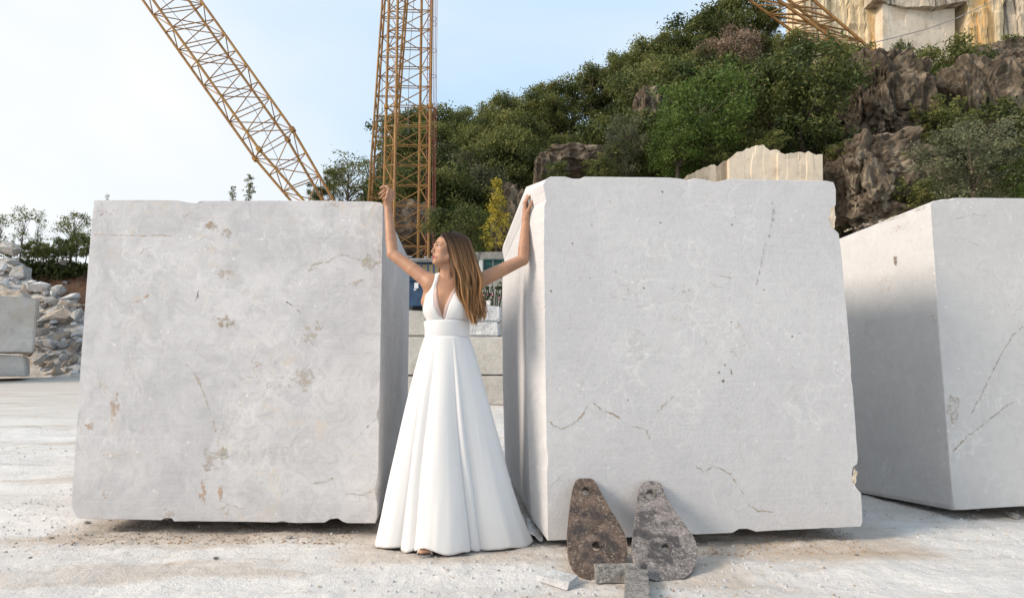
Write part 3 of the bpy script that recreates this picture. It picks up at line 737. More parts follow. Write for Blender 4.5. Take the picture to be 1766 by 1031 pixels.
# timber-free bearers: stones the blocks rest on
for (x, y, s, lb) in [(-2.2, 4.5, .16, 'rough bearer stone under the left rear of the stained block'), (-1.15, 5.1, .16, 'rough bearer stone under the right rear of the stained block'), (-1.7, 4.15, .13, 'rough bearer stone under the front of the stained block'),
                  (.55, 4.6, .13, 'rough bearer stone under the left of the smooth block'), (1.7, 4.7, .13, 'rough bearer stone under the right of the smooth block'), (1.1, 3.95, .11, 'rough bearer stone under the front of the smooth block'),
                  (3.25, 4.75, .12, 'rough bearer stone under the front of the right edge block'), (3.9, 5.6, .14, 'rough bearer stone under the rear of the right edge block')]:
    put_rock('bearer_stone', lb, 'stone', ROCKS['rubble_tan'][rr.randrange(4)], (x, y, gz(x, y) + s * .35), s, (0, 0, rr.uniform(0, 6)), 'stones bearing the blocks', (1.3, 1.2, .9))
# ================================================================== left: rubble, cut blocks, earth bank
def field_mesh(name, x0, x1, y0, y1, nx_, ny_, fn, mat, kind='structure'):
    xs = np.linspace(x0, x1, nx_); ys = np.linspace(y0, y1, ny_)
    V = [(x, y, fn(x, y)) for y in ys for x in xs]
    Fc = [(j * nx_ + i, j * nx_ + i + 1, (j + 1) * nx_ + i + 1, (j + 1) * nx_ + i) for j in range(ny_ - 1) for i in range(nx_ - 1)]
    o = wobj(name, V, Fc, mat, smooth=True); tag(o, kind=kind); return o
def sstep(a, b, t):
    t = max(0, min(1, (t - a) / (b - a))); return t * t * (3 - 2 * t)
def mound(x, y):
    px = 883 + 1050 * x / y * .99
    py = 645 - (y - 19) / 6.3 * 195
    top = float(np.interp(px, [-300, 0, 40, 62, 100, 140, 200, 260], [395, 440, 447, 482, 500, 522, 600, 645]))
    z = P(px, max(py, top), y).z - .3 + .25 * fbm(x * .6, y * .6, 2, 4)
    return max(z, .5) if y > 19 else .4
field_mesh('rubble_slope', -34, -8, 18.6, 28, 90, 60, mound, M['rubble'])
def bank(x, y):
    top = 5.75 - 0.05 * (x + 20)
    return 0.6 + (top - 0.6) * sstep(26.5, 29.5 + .6 * fbm(x * .3, 0, 0, 3), y) + .35 * fbm(x * .45, y * .45, 9, 4)
field_mesh('earth_bank', -60, -9.5, 26, 60, 90, 50, bank, M['red_soil'])

def Yr(py): return 19.0 + (645 - py) / 195 * 6.3
big = [(18, 430, 22, 18, 'rubble', 'largest grey boulder on top of the rubble heap'), (36, 470, 19, 16, 'rubble', 'cracked grey boulder high on the rubble heap'), (6, 462, 10, 14, 'rubble_white', 'pale boulder at the left edge on the rubble heap'), (9, 490, 12, 12, 'rubble_white', 'white boulder at the left edge low on the rubble heap'),
       (72, 495, 26, 12, 'rubble_white', 'long white boulder half way up the rubble heap'), (101, 500, 13, 13, 'rubble', 'rounded grey boulder half way up the rubble heap'), (58, 487, 12, 9, 'rubble_white', 'small white boulder above the cut block'), (124, 513, 17, 9, 'rubble_white', 'flat white slab beside the red earth bank'),
       (118, 525, 14, 9, 'rubble_tan', 'tan boulder below the flat white slab'), (100, 545, 25, 19, 'rubble_tan', 'big tan square boulder in the middle of the rubble heap'), (75, 553, 16, 9, 'rubble', 'wedge shaped grey boulder under the big tan one'), (134, 545, 12, 18, 'rubble', 'upright grey boulder against the stained block edge'),
       (71, 573, 14, 8, 'rubble', 'slanted grey boulder low on the rubble heap'), (88, 592, 19, 10, 'rubble_white', 'bright white flat-topped boulder low on the rubble heap'), (108, 578, 14, 11, 'rubble_tan', 'leaning tan boulder low on the rubble heap'), (127, 600, 12, 10, 'rubble_tan', 'tan boulder at the foot of the heap beside the block'),
       (132, 584, 7, 6, 'rubble', 'small grey boulder beside the block edge'), (92, 613, 12, 8, 'rubble', 'grey boulder at the foot of the rubble heap'), (70, 620, 15, 11, 'rubble', 'pale grey boulder standing at the foot of the rubble heap'), (50, 603, 14, 11, 'rubble_tan', 'tan boulder between the cut block and the heap'), (114, 617, 12, 8, 'rubble', 'square grey boulder at the foot of the heap'),
       (62, 517, 15, 7, 'rubble_tan', 'flat tan boulder above the tan square one'), (50, 530, 10, 7, 'rubble_tan', 'small tan boulder beside the cut block top'), (88, 520, 12, 7, 'rubble', 'low grey boulder under the rounded one'), (22, 452, 12, 7, 'rubble', 'grey boulder under the largest boulder'), (55, 575, 9, 9, 'rubble', 'dark grey boulder close to the cut block'),
       (110, 398 + 55, 8, 6, 'rubble', 'single grey stone on the red earth bank'), (113, 487, 6, 4, 'rubble_white', 'white stone low on the red earth bank')]
for px, py, rx, ry, mk, lb in big:
    Y = Yr(py)
    if 'earth bank' in lb and 'beside' not in lb:            # these lie on the bank itself
        Y = next((26 + .05 * t for t in range(90) if bank(P(px, py, 26 + .05 * t).x, 26 + .05 * t) >= P(px, py, 26 + .05 * t).z - .1), 28.5)
    q = P(px, py, Y); s = Y / F_PX
    put_rock('boulder', lb, 'boulder', ROCKS[mk][rr.randrange(4)], q, s, (rr.uniform(-.35, .35), rr.uniform(-.35, .35), rr.uniform(-.5, .5) + (math.pi if rr.random() < .5 else 0)), 'boulders on the rubble heap', (rx * 1.12, rx * 1.0, ry * 1.45))
for i in range(210):
    px = rr.uniform(-40, 150); py = rr.uniform(max(465, float(np.interp(px, [0, 40, 62, 140], [455, 465, 490, 525]))), 643)
    if px < 58 and py > 505: continue
    Y = Yr(py) + .15; q = P(px, py, Y); s = Y / F_PX * rr.uniform(3.5, 12)
    put_rock('rubble_stone', 'small broken stone filling the rubble heap between the boulders', 'stone', ROCKS[rr.choice(['rubble', 'rubble_white', 'rubble_white', 'rubble_tan'])][rr.randrange(4)], q, s, (rr.uniform(-1, 1), rr.uniform(-1, 1), rr.uniform(0, 6)), 'small stones in the rubble heap', (1.2, 1, .9))
M['cut_block'] = mat_rock('cut_block', (0.47, 0.44, 0.41), (0.60, 0.57, 0.53), (0.50, 0.43, 0.36), 0.6, vert=0, bump=.3)
def stone_box(name, label, x0, x1, y0, y1, z0, z1, mat, bev=0.05, cat='stone block', jit=0.04, seed=0, group=None, part='stone'):
    rnd = random.Random(seed); V, Fc = boxv(x0, x1, y0, y1, z0, z1)
    V = [Vector(v) + Vector((rnd.uniform(-jit, jit), rnd.uniform(-jit, jit), rnd.uniform(-jit, jit) if v[2] == z1 else 0)) for v in V]
    c = Vector(((x0 + x1) / 2, (y0 + y1) / 2, z0))
    o = wobj(name, V, Fc, mat, origin=c)
    bm = bmesh.new(); bm.from_mesh(o.data)
    bmesh.ops.bevel(bm, geom=list(bm.edges), offset=bev, segments=2, affect='EDGES')
    bmesh.ops.subdivide_edges(bm, edges=bm.edges, cuts=2, use_grid_fill=True)
    for v in bm.verts: v.co += v.normal * bev * .6 * fbm(v.co.x * 2.3 + seed, v.co.y * 2.3, v.co.z * 2.3, 3)
    bm.to_mesh(o.data); bm.free()
    tag(o, label, cat, group); return o
Y0 = 17.6
RZ = math.radians(36)
def turned_block(label, pxr, pt, pb, wid, dep, mat, seed):
    fr = P(pxr, pb, Y0); t = P(pxr, pt, Y0)
    o = stone_box('cut_block', label, -wid / 2, wid / 2, 0, dep, 0, t.z - fr.z, mat, .035, seed=seed, jit=.08)
    # front right edge stands at fr, the block turned towards the camera
    c, s_ = math.cos(RZ), math.sin(RZ); loc = Vector((wid / 2, -dep / 2, 0)); off_ = Vector((c * loc.x - s_ * loc.y, s_ * loc.x + c * loc.y, 0))
    o.location = fr - off_; o.rotation_euler = (0, 0, RZ); return o
turned_block('pale sawn stone block at the left edge resting on another', 59, 512, 608, 2.6, 1.6, M['cut_block'], 4)
turned_block('low sawn stone block at the left edge carrying the taller one', 43, 611, 649, 2.6, 1.7, M['cut_block'], 5)
# dirt lying behind the cut block
V, Fc = [], []; nA, nB = 36, 22
for j_ in range(nB + 1):
    for i_ in range(nA + 1):
        u = i_ / nA; y = Y0 + .8 + 2.6 * j_ / nB; px = -90 + 158 * u
        py = 516 - 27 * j_ / nB + (22 * max(0, u - .8) / .2 if u > .8 else 0) + 5 * fbm(u * 9, j_ * .35, 4, 4) + (14 * (u * 1.6 - .6) if u > .4 else 0)
        V.append(P(px, py, y))
Fc = [(j_ * (nA + 1) + i_, j_ * (nA + 1) + i_ + 1, (j_ + 1) * (nA + 1) + i_ + 1, (j_ + 1) * (nA + 1) + i_) for j_ in range(nB) for i_ in range(nA)]
tag(wobj('dirt_bank', V, Fc, M['rubble_tan'], smooth=True), kind='structure')

# ================================================================== centre: block wall, hut, gate
YW = 11.5
def wz(py, Y=YW): return P(780, py, Y).z
def wx(px, Y=YW, py=600): return P(px, py, Y).x
rw = random.Random(31)
courses = [(700, 780, [(640, 742), (745, 832), (835, 905)]), (648, 698, [(640, 770), (773, 905)]), (581, 646, [(640, 735), (738, 905)])]
wall = thing('block_wall', 'retaining wall of big weathered marble blocks behind the woman', 'stone wall', (wx(770), YW, G(0, YW)))
for (t, bt, cols) in courses:
    for (p0, p1) in cols:
        V, Fc = boxv(wx(p0), wx(p1), YW + rw.uniform(-.03, .03), YW + .9, max(wz(bt), G(0, YW) - .1), wz(t))
        o = wobj('stone', V, Fc, M['marble_wall'], wall); bevel_obj(o, .025)
yb = YW + .12
stone_box('wall_stone', 'grey weathered stone on the wall left of the woman', wx(690), wx(733), yb, yb + .6, wz(580) + .005, wz(534), M['marble_wall'], .03, seed=1, jit=.015)
stone_box('wall_stone', 'lower rough white stone stacked on the wall right of the woman', wx(800), wx(862), yb, yb + .55, wz(580.5) + .005, wz(554), M['rubble_white'], .035, seed=2, jit=.02)
stone_box('wall_stone', 'upper rough white stone stacked on the wall right of the woman', wx(812), wx(864), yb + .02, yb + .5, wz(553.5), wz(526), M['rubble_white'], .035, seed=3, jit=.02)
stone_box('white_box', 'small white box standing on the stacked stones', wx(836), wx(844), yb + .1, yb + .2, wz(526) + .02, wz(516), mat_simple('white_paint', (.75, .74, .70), .6, .05), .006, 'box', .0, seed=9)
# terrace behind the wall
field_mesh('terrace', -7.5, 2.2, YW + .9, 27, 30, 30, lambda x, y: min(wz(583), wz(583) + .0 * y) - .02 + .05 * fbm(x, y, 0, 3), M['cut_block'])
YB = 15.0
M['concrete'] = mat_rock('concrete', (0.22, 0.21, 0.195), (0.34, 0.325, 0.30), (0.12, 0.11, 0.10), 1.2, bump=.3)
M['green_paint'] = mat_simple('green_paint', (0.022, 0.075, 0.07), .6, .25, 3)
M['blue_paint'] = mat_simple('blue_paint', (0.03, 0.065, 0.125), .6, .3, 4)
M['blue_light'] = mat_simple('blue_light', (0.06, 0.16, 0.32), .6, .2, 4)
M['wood_panel'] = mat_simple('wood_panel', (0.34, 0.27, 0.17), .7, .2, 3)
M['tin_roof'] = mat_simple('tin_roof', (0.36, 0.36, 0.36), .6, .3, 6)
def X(px, Y): return P(px, 480, Y).x
def Z(py, Y): return P(780, py, Y).z
zt = wz(583) - .02
# concrete wall with stains
o = stone_box('concrete_wall', 'stained grey concrete wall behind the woman to the right', X(800, YB), X(905, YB), YB + .35, YB + .8, zt, Z(476, YB), M['concrete'], .02, 'wall', .01, seed=6)
o = stone_box('concrete_wall', 'grey concrete parapet above the green gate', X(795, YB + 4), X(905, YB + 4), YB + 4, YB + 4.5, zt, Z(434, YB + 4), M['concrete'], .03, 'wall', .01, seed=7)
# green gate
gt = thing('steel_gate', 'dark green sheet steel gate behind the woman', 'gate', (X(845, YB + 1), YB + 1, zt))
px0 = 833
for i in range(4):
    V, Fc = boxv(X(px0 + i * 17, YB + 1) + .01, X(px0 + i * 17 + 17, YB + 1) - .01, YB + 1, YB + 1.05, Z(520, YB + 1), Z(449, YB + 1))
    bevel_obj(wobj('panel', V, Fc, M['green_paint'], gt), .006, 1)
V, Fc = boxv(X(806, YB + 1), X(826, YB + 1), YB + 1, YB + 1.05, Z(520, YB + 1), Z(449, YB + 1)); wobj('panel', V, Fc, M['green_paint'], gt)
V, Fc = boxv(X(833, YB + 1), X(905, YB + 1), YB + .96, YB + .995, Z(449.5, YB + 1), Z(447, YB + 1)); wobj('top_rail', V, Fc, M['green_paint'], gt)
V, Fc = boxv(X(826.2, YB + 1), X(832.6, YB + 1), YB + .9, YB + 1.08, zt, Z(450, YB + 1)); bevel_obj(wobj('post', V, Fc, mat_simple('post_white', (.55, .55, .52), .7, .2, 3), gt), .01)
# hut
YH = 16.0
hut = thing('site_hut', 'blue site hut with tin roof and pale panels beside the crane tower', 'hut', (X(725, YH), YH, zt))
def hb(nm, a0, a1, b0, b1, y0, y1, mat, par=None, bev=.008):
    V, Fc = boxv(X(a0, YH), X(a1, YH), y0, y1, Z(b1, YH), Z(b0, YH)); o = wobj(nm, V, Fc, mat, par or hut); bevel_obj(o, bev, 1); return o
hb('wall', 690, 765, 452, 484, YH, YH + 2.2, M['blue_paint'])
hb('wall', 690, 736, 484.5, 527, YH + .05, YH + 2.2, M['blue_paint'])
V = []
n_c = 40
for j, (yy, zz) in enumerate(((YH - .25, Z(449.5, YH)), (YH + 2.6, Z(443, YH)))):
    for i in range(n_c + 1):
        V.append((X(684, YH) + (X(772, YH) - X(684, YH)) * i / n_c, yy, zz + (.022 if i % 2 else 0)))
Fc = [(i, i + 1, n_c + 2 + i, n_c + 1 + i) for i in range(n_c)]
ro = wobj('roof', V, Fc, M['tin_roof'], hut); sm_ = ro.modifiers.new('thick', 'SOLIDIFY'); sm_.thickness = .03
hb('eave', 686, 770, 450.5, 453, YH - .2, YH - .03, M['tin_roof'])
for (a0, a1) in ((705, 716), (718, 725.5), (727, 737), (739, 747), (749, 757)):
    pn = hb('panel', a0, a1, 456, 474, YH - .03, YH - .005, M['wood_panel'])
    hb('frame', a0 - 1.6, a0 - .2, 454, 478, YH - .05, YH - .008, M['blue_light'], hut, .004)
hb('rail', 700, 762, 474.5, 477, YH - .055, YH - .034, M['blue_light'])
hb('notice', 714.5, 721.5, 487, 497, YH + .03, YH + .045, mat_simple('notice_white', (.7, .7, .7), .6, .05), None, .002)
hb('notice', 713.5, 718, 498, 500.5, YH + .03, YH + .045, mat_simple('notice_white2', (.6, .62, .66), .6, .05), None, .002)
hb('step', 709, 733, 527.5, 540, YH + .3, YH + 2, mat_simple('under_dark', (.03, .03, .03)))  # near-black box added as the shadow under the hut
# sack-covered roof stones
for i, (px, py, r) in enumerate([(697, 441, 6), (707, 443, 5), (735, 444, 5), (746, 443, 4)]):
    q = P(px, py, YH + .6); put_rock('roof_stone', ['white stone at the left end of the hut roof', 'white stone second from the left on the hut roof', 'white stone in the middle of the hut roof', 'white stone nearest her face on the hut roof'][i], 'stone', ROCKS['rubble_white'][i], q, r * YH / F_PX, (0, 0, i), None, (1.3, 1, .7))
# potted plant with pink flowers against the concrete wall
M['stem'] = mat_simple('stem', (.035, .05, .03), .8, .3)
M['pink'] = mat_simple('pink', (.55, .16, .2), .7, .2)
pl = thing('flowering_plant', 'thin dark stemmed plant with pink flowers behind the stacked stones', 'plant', (X(848, 14.2), 14.2, zt))
rp = random.Random(8)
for i in range(9):
    b0 = P(832 + i * 3.6, 530, 14.2 + rp.uniform(-.1, .1)); t0 = P(834 + i * 3.4 + rp.uniform(-7, 7), rp.uniform(484, 500), 14.2)
    V, Fc = tube([b0, b0.lerp(t0, .5) + Vector((rp.uniform(-.06, .06), 0, 0)), t0], [.018, .014, .008], 5); wobj('stem', V, Fc, M['stem'], pl)
    for j in range(4):
        c = b0.lerp(t0, rp.uniform(.2, 1)) + Vector((rp.uniform(-.08, .08), rp.uniform(-.06, .0), 0)); u = Vector((rp.uniform(-1, 1), rp.uniform(-.4, .4), rp.uniform(-1, 1))).normalized() * .06; v_ = u.cross(Vector((0, 1, 0.2))).normalized() * .028
        wobj('leaf', [c - u, c - v_, c + u, c + v_], [(0, 1, 2, 3)], M['leaf_dark'], pl)
    if i in (0, 2, 4, 7):
        q = P(833 + i * 4, 509 + rp.uniform(-4, 6), 14.12); Vr, Fr = [], []
        for kq in range(6):
            aa = kq * 1.047; u = Vector((math.cos(aa), -.25, math.sin(aa))) * .026; v_ = Vector((-math.sin(aa), 0, math.cos(aa))) * .013; n0 = len(Vr)
            Vr += [q, q + u * .6 + v_, q + u, q + u * .6 - v_]; Fr.append((n0, n0 + 1, n0 + 2, n0 + 3))
        wobj('flower', Vr, Fr, M['pink'], pl)

# ================================================================== lattice cranes
bar_me = {}
def bar_mesh(sides, mat):
    key = (sides, mat.name)
    if key not in bar_me:
        V, Fc = tube([(0, 0, 0), (0, 0, 1)], 1.0, sides); bar_me[key] = mesh_data('bar', V, Fc, mat)
    return bar_me[key]
def bar(name, a, b, r, parent, mat, sides=6):
    a, b = Vector(a), Vector(b); d = b - a
    o = link(name, bar_mesh(sides, mat), parent)
    off = parent.location
    o.location = a - off; o.rotation_mode = 'QUATERNION'; o.rotation_quaternion = d.to_track_quat('Z', 'Y'); o.scale = (r, r, d.length); return o
def lattice(root, chords, rc, rb, mat, faces=((0, 1), (1, 2), (2, 3), (3, 0)), cross=(), zig=None, flip=()):
    n = len(chords[0]) - 1
    for ch in chords:
        V, Fc = tube(ch, rc, 6); wobj('chord', V, Fc, mat, root)
    for fi, (i, j) in enumerate(faces):
        for q in range(n):
            bar('brace', chords[i][q], chords[j][q], rb, root, mat, 5)
            up = (q + fi) % 2 == 0 if fi not in flip else True
            if up: bar('brace', chords[i][q], chords[j][q + 1], rb, root, mat, 5)
            else: bar('brace', chords[j][q], chords[i][q + 1], rb, root, mat, 5)
def line(a, b, n): return [Vector(a).lerp(Vector(b), i / n) for i in range(n + 1)]
YC = 25.0
# vertical tower: near chords C (left) and F (right), far chords B and E
Ydep = 1.05
def chord(p_top, p_bot, Y, zlo):
    t = P(*p_top, Y); b = P(*p_bot, Y); d = (t - b) / (t.z - b.z)
    return b + d * (zlo - b.z), t + d * 3.0
tw = thing('crane_tower', 'tall upright yellow lattice crane tower behind the woman', 'crane', (P(710, 400, YC).x, YC + .5, G(0, 25)))
zl = 1.8
chs = []
for (pt, pb, Y) in (((686, 0), (679.3, 400), YC - .5), ((745, 0), (739, 430), YC - .1), ((727.2, 0), (721, 440), YC + .95), ((670.8, 0), (662.5, 330), YC + .55)):
    a_, b_ = chord(pt, pb, Y, zl); chs.append(line(a_, b_, 21))
lattice(tw, chs, .062, .022, M['crane'], flip=(0, 2))
for ch in chs:
    for q in (6, 12, 18):
        c = ch[q]; V, Fc = tube([c - Vector((0, 0, .09)), c + Vector((0, 0, .09))], .105, 8); wobj('flange', V, Fc, M['crane'], tw)
# inclined mast behind
lm = thing('crane_mast', 'leaning yellow lattice mast crossing behind the upright tower', 'crane', (P(650, 400, 27).x, 27, G(0, 27)))
chs = []
for (pt, pb, Y) in (((659.5, 0), (635.5, 345), 26.6), ((699, 0), (672, 330), 26.9), ((703, 0), (677, 330), 27.7), ((664, 0), (641, 345), 27.5)):
    a_, b_ = chord(pt, pb, Y, 2.0); chs.append(line(a_, b_, 20))
lattice(lm, chs, .05, .023, M['crane'])
# ladder with safety hoops
ld = thing('caged_ladder', 'red caged ladder running up the right side of the crane tower', 'ladder', (P(738, 400, YC + .3).x, YC + .3, zl))
for px, tp in ((733.5, 738.5), (736.8, 742)):
    a_, b_ = chord((tp, 0), (px, 440), YC + .35, zl); V, Fc = tube([a_, b_], .016, 5); wobj('rail', V, Fc, M['crane_red'], ld)
for q in range(70):
    py = 445 - q * 6.6; t = (445 - py) / 445
    bar('rung', P(733.5 + 5 * t, py, YC + .35), P(736.8 + 5.2 * t, py, YC + .35), .009, ld, M['crane_red'], 4)
for px, tp in ((745.5, 748.5), (750.5, 754), (748, 751.5)):
    a_, b_ = chord((tp, 0), (px, 420), YC + .3 + (.2 if px == 748 else 0), zl + 2); V, Fc = tube([a_, b_], .011, 4); wobj('cage_bar', V, Fc, M['grey_cable'] if False else M['crane_red'], ld)
for py in (33, 42, 88, 132, 183, 190, 243, 290, 336, 346, 390):
    c = P(748.5 - 0.007 * py + 0, py, YC + .3); pts = [c + Vector((math.cos(a2) * .13, math.sin(a2) * .16, 0)) for a2 in [2 * math.pi * i / 16 for i in range(17)]]
    V, Fc = tube(pts, .011, 4); wobj('hoop', V, Fc, M['crane_red'], ld)
# slack lines hanging in the tower
for i, (p, q, lb) in enumerate([((714, 0), (704, 230), 'dark slack cable hanging inside the crane tower'), ((659, 130), (658.5, 290), 'thin dark cable hanging beside the leaning mast')]):
    pts = [P(p[0] + (q[0] - p[0]) * t - (3 if i == 0 else 0) * math.sin(t * 3.1) , p[1] + (q[1] - p[1]) * t, YC + 1.6) for t in np.linspace(0, 1, 10)]
    V, Fc = tube(pts, .014, 5); tag(wobj('cable', V, Fc, M['grey_cable']), lb, 'cable')
# jib on the left
jb = thing('crane_jib', 'long slanting yellow lattice crane jib against the sky on the left', 'crane', (P(610, 440, YC).x, YC, G(0, 25)))
def poly3(pts, Y, n1, n2):
    a_, b_, c_ = [P(*p, Y) for p in pts]
    e = a_ + (a_ - b_).normalized() * 3.2
    f_ = c_ + (c_ - b_).normalized() * 3.4
    return line(e, b_, n1)[:-1] + line(b_, f_, n2)
chs = [poly3(((246, 0), (440, 274), (499.5, 344)), YC + .1, 12, 6), poly3(((263.7, 0), (447, 258), (522, 344)), YC - 1.0, 12, 6), poly3(((345.7, 0), (504.7, 224), (574.5, 344)), YC - .7, 12, 6), poly3(((324.8, 0), (496, 241), (555.3, 344)), YC + .4, 12, 6)]
lattice(jb, chs, .06, .023, M['crane'])
for ch in chs:
    c = ch[12]; d = (ch[13] - ch[11]).normalized(); V, Fc = tube([c - d * .1, c + d * .1], .11, 8); wobj('flange', V, Fc, M['crane'], jb)
V, Fc = tube([P(280, 0, YC - .3), P(440, 190, YC - .3), P(505, 330, YC - .3)], .012, 5); tag(wobj('cable', V, Fc, M['grey_cable']), 'thin cable running along inside the slanting jib', 'cable')
# derrick boom on the cliff, upper right
YK = 43.0
kb = thing('crane_boom', 'rusty yellow lattice boom slanting down over the hilltop at upper right', 'crane', P(1540, 130, YK))
def two(p, q, Y, n): 
    a_, b_ = P(*p, Y), P(*q, Y); d = (b_ - a_) / n
    return line(a_ - d * 2, b_ + d, n + 3)
chs = [two((1285, -5), (1425, 97), YK, 7), two((1335, -5), (1480, 98), YK - 1.5, 7), two((1400, -2), (1552, 128), YK, 7), two((1350, -8), (1500, 116), YK + 1.5, 7)]
lattice(kb, chs, .11, .05, M['crane'])
pts = [P(x, y, 41.5) for x, y in ((1490, 78), (1540, 66), (1600, 50), (1650, 32), (1700, 9), (1740, -14))]
V, Fc = tube(pts, .035, 5); tag(wobj('cable', V, Fc, M['cable']), 'pale steel cable strung across the quarry face at upper right', 'cable')
# ================================================================== hillside
tab = [(-400, 560), (300, 520), (420, 450), (480, 420), (560, 365), (640, 335), (750, 285), (850, 268), (950, 235), (1000, 218), (1100, 170), (1200, 128), (1260, 95), (1330, 62), (1400, 110), (1500, 140), (1650, 120), (1766, 110), (2400, 90)]
YRIDGE, YFOOT = 46.0, 28.0
rx_ = [P(px, py, YRIDGE).x for px, py in tab]; rz_ = [P(px, py, YRIDGE).z for px, py in tab]
def ridge(x): return float(np.interp(x, rx_, rz_))
def hill(x, y):
    s = (y - YFOOT) / (YRIDGE - YFOOT)
    R = ridge(x * YRIDGE / max(y, 20.0))
    if s <= 0: return 1.2 + s * 2
    if s <= 1: z = 1.2 + (R - 1.2) * s ** 0.72
    else: z = R - (y - YRIDGE) * (0.25 if x < 20 else 0.05)
    return z + .9 * fbm(x * .16, y * .16, 4, 4) * min(1, s * 3)
field_mesh('hillside', -60, 95, 25, 110, 130, 110, hill, M['hill_soil'])

def outcrop(name, label, px, py, hw, hh, Y, dep, mat, seed, amp=.35, n=6):
    c = P(px, py, Y); sx = hw * Y / F_PX; sz = hh * Y / F_PX
    bm = bmesh.new(); bmesh.ops.create_icosphere(bm, subdivisions=n, radius=1.0)
    for v in bm.verts:
        d = v.co.copy()
        q = d * 1.6 + Vector((seed, seed * .7, 0))
        r = 1 + amp * (1 - 2 * abs(mnoise.noise(q))) * .5 + amp * .35 * fbm(q.x * 1.5, q.y * 1.5, q.z * 1.2, 4)
        w_ = q + Vector((fbm(q.y * 2, q.z * 2, 1, 3), fbm(q.x * 2, q.z * 2, 5, 3), 0)) * .18
        for f_, g_ in ((2.3, .55), (5.5, .30), (12.0, .15)):
            vd, vp = mnoise.voronoi(Vector((w_.x * f_, w_.y * f_, w_.z * f_ * .75)))
            h_ = math.sin(vp[0].x * 12.9 + vp[0].y * 78.2 + vp[0].z * 37.7) * 43758.5; h_ -= math.floor(h_)
            r += amp * g_ * (h_ - .5) - amp * g_ * .5 * max(0, .12 - (vd[1] - vd[0])) / .12 * .5
        e = 0.72                                            # squarish
        v.co = Vector((math.copysign(abs(d.x) ** e, d.x) * sx * r, math.copysign(abs(d.y) ** e, d.y) * dep * r, math.copysign(abs(d.z) ** e, d.z) * sz * r))
    me = bpy.data.meshes.new(name); bm.to_mesh(me); bm.free(); me.materials.append(mat)
    o = link(name, me); o.location = c; tag(o, label, 'rock'); return o
outcrop('rock_outcrop', 'tall dark craggy rock in the middle of the wooded slope at right', 1512, 195, 66, 92, 33, 2.4, M['dark_rock'], 3)
outcrop('rock_outcrop', 'rounded brown cliff foot behind the notched edge of the middle block', 1500, 335, 90, 82, 29, 2.4, M['brown_rock'], 7)
outcrop('rock_outcrop', 'dark rock face above the tops of the olive tree at right', 1690, 235, 75, 120, 34, 2.2, M['dark_rock'], 12)
outcrop('rock_outcrop', 'grey rock outcrop among trees above the left corner of the middle block', 992, 284, 54, 24, 32, 1.3, M['brown_rock'], 17, n=5)
outcrop('rock_outcrop', 'small grey crag under the skyline trees', 1116, 205, 24, 46, 34.5, 1.3, M['brown_rock'], 19, n=5)
outcrop('rock_outcrop', 'dark crag behind the yellow poplar', 880, 385, 30, 60, 30, 1.0, M['dark_rock'], 23, n=5)
outcrop('rock_outcrop', 'shadowed crag left of the grey outcrop', 940, 308, 18, 36, 31.5, 1.0, M['dark_rock'], 29, n=5)
outcrop('rock_outcrop', 'dark overgrown rock ledge at the right edge below the quarry face', 1720, 150, 90, 62, 40, 2.6, M['brown_rock'], 37, .22)
outcrop('rock_outcrop', 'low grey scree crag behind the crane tower', 705, 400, 45, 45, 29, 1.2, M['brown_rock'], 41, n=5)

# sawn faces of the quarry
def face(name, root, px0, px1, pyt, pyb, Y, mat, amp=.3, flute=1.0, seed=0, nxx=90, nzz=40, thick=1.2, tilt=0.0):
    """slab of rock with a sawn front; top and bottom given as lists along x"""
    V, Fc = [], []
    for j in range(nzz + 1):
        for i in range(nxx + 1):
            u = i / nxx; vv = j / nzz
            px = px0 + (px1 - px0) * u
            yt = np.interp(u, np.linspace(0, 1, len(pyt)), pyt) + 7 * fbm(px * .045, seed, 1, 4); yb_ = np.interp(u, np.linspace(0, 1, len(pyb)), pyb)
            q = P(px, yb_ + (yt - yb_) * vv, Y)
            d = 0.0
            for f_, g_ in ((.55, 1.0), (1.9, .35)):
                cl = math.floor(q.x * flute * f_ + .35 * fbm(q.x * .3, q.z * .25, seed, 3) + seed * 3.3); rw2 = math.floor(q.z * .16 * f_ + cl * .37)
                hsh = math.sin(cl * 127.1 + rw2 * 311.7 + seed * 74.7) * 43758.5; d += amp * g_ * (hsh - math.floor(hsh) - .5)
            d += amp * .12 * fbm(q.x * 1.5, q.z * 1.5, seed, 4)
            V.append(q + Vector((0, d + tilt * (u - .5), 0)))
    W = nxx + 1
    for j in range(nzz):
        for i in range(nxx): Fc.append((j * W + i, j * W + i + 1, (j + 1) * W + i + 1, (j + 1) * W + i))
    n0 = len(V); ring = [i for i in range(W)] + [j * W + nxx for j in range(1, nzz + 1)] + [nzz * W + i for i in range(nxx - 1, -1, -1)] + [j * W for j in range(nzz - 1, 0, -1)]
    for r in ring: V.append(V[r] + Vector((0, thick + 2, 0)))
    L = len(ring)
    for i in range(L): Fc.append((ring[i], n0 + i, n0 + (i + 1) % L, ring[(i + 1) % L]))
    o = wobj(name, V, Fc, mat, root, smooth=False); recalc(o); return o
qw = thing('quarry_cliff', 'sunlit sawn quarry cliff in tall yellow and pale panels at upper right', 'cliff', P(1600, 150, 52))
face('rock_panel', qw, 1380, 1522, [-130, -130], [175, 185], 52.6, M['cut_yellow'], .7, 1.1, 1)
face('rock_panel', qw, 1518, 1652, [-10, 2, 4, -6], [190, 190], 51.8, M['cut_pale'], .10, .3, 2, tilt=.8)
face('rock_panel', qw, 1505, 1668, [-130, -130], [0, 10, 12, 2], 51.2, M['cut_grey'], .35, .6, 3)
face('rock_panel', qw, 1648, 1676, [-130, -130], [190, 190], 53.6, M['dark_rock'], .4, 1.2, 4)
face('rock_panel', qw, 1670, 1735, [-130, -130], [190, 190], 51.4, M['cut_yellow'], .8, 1.3, 5)
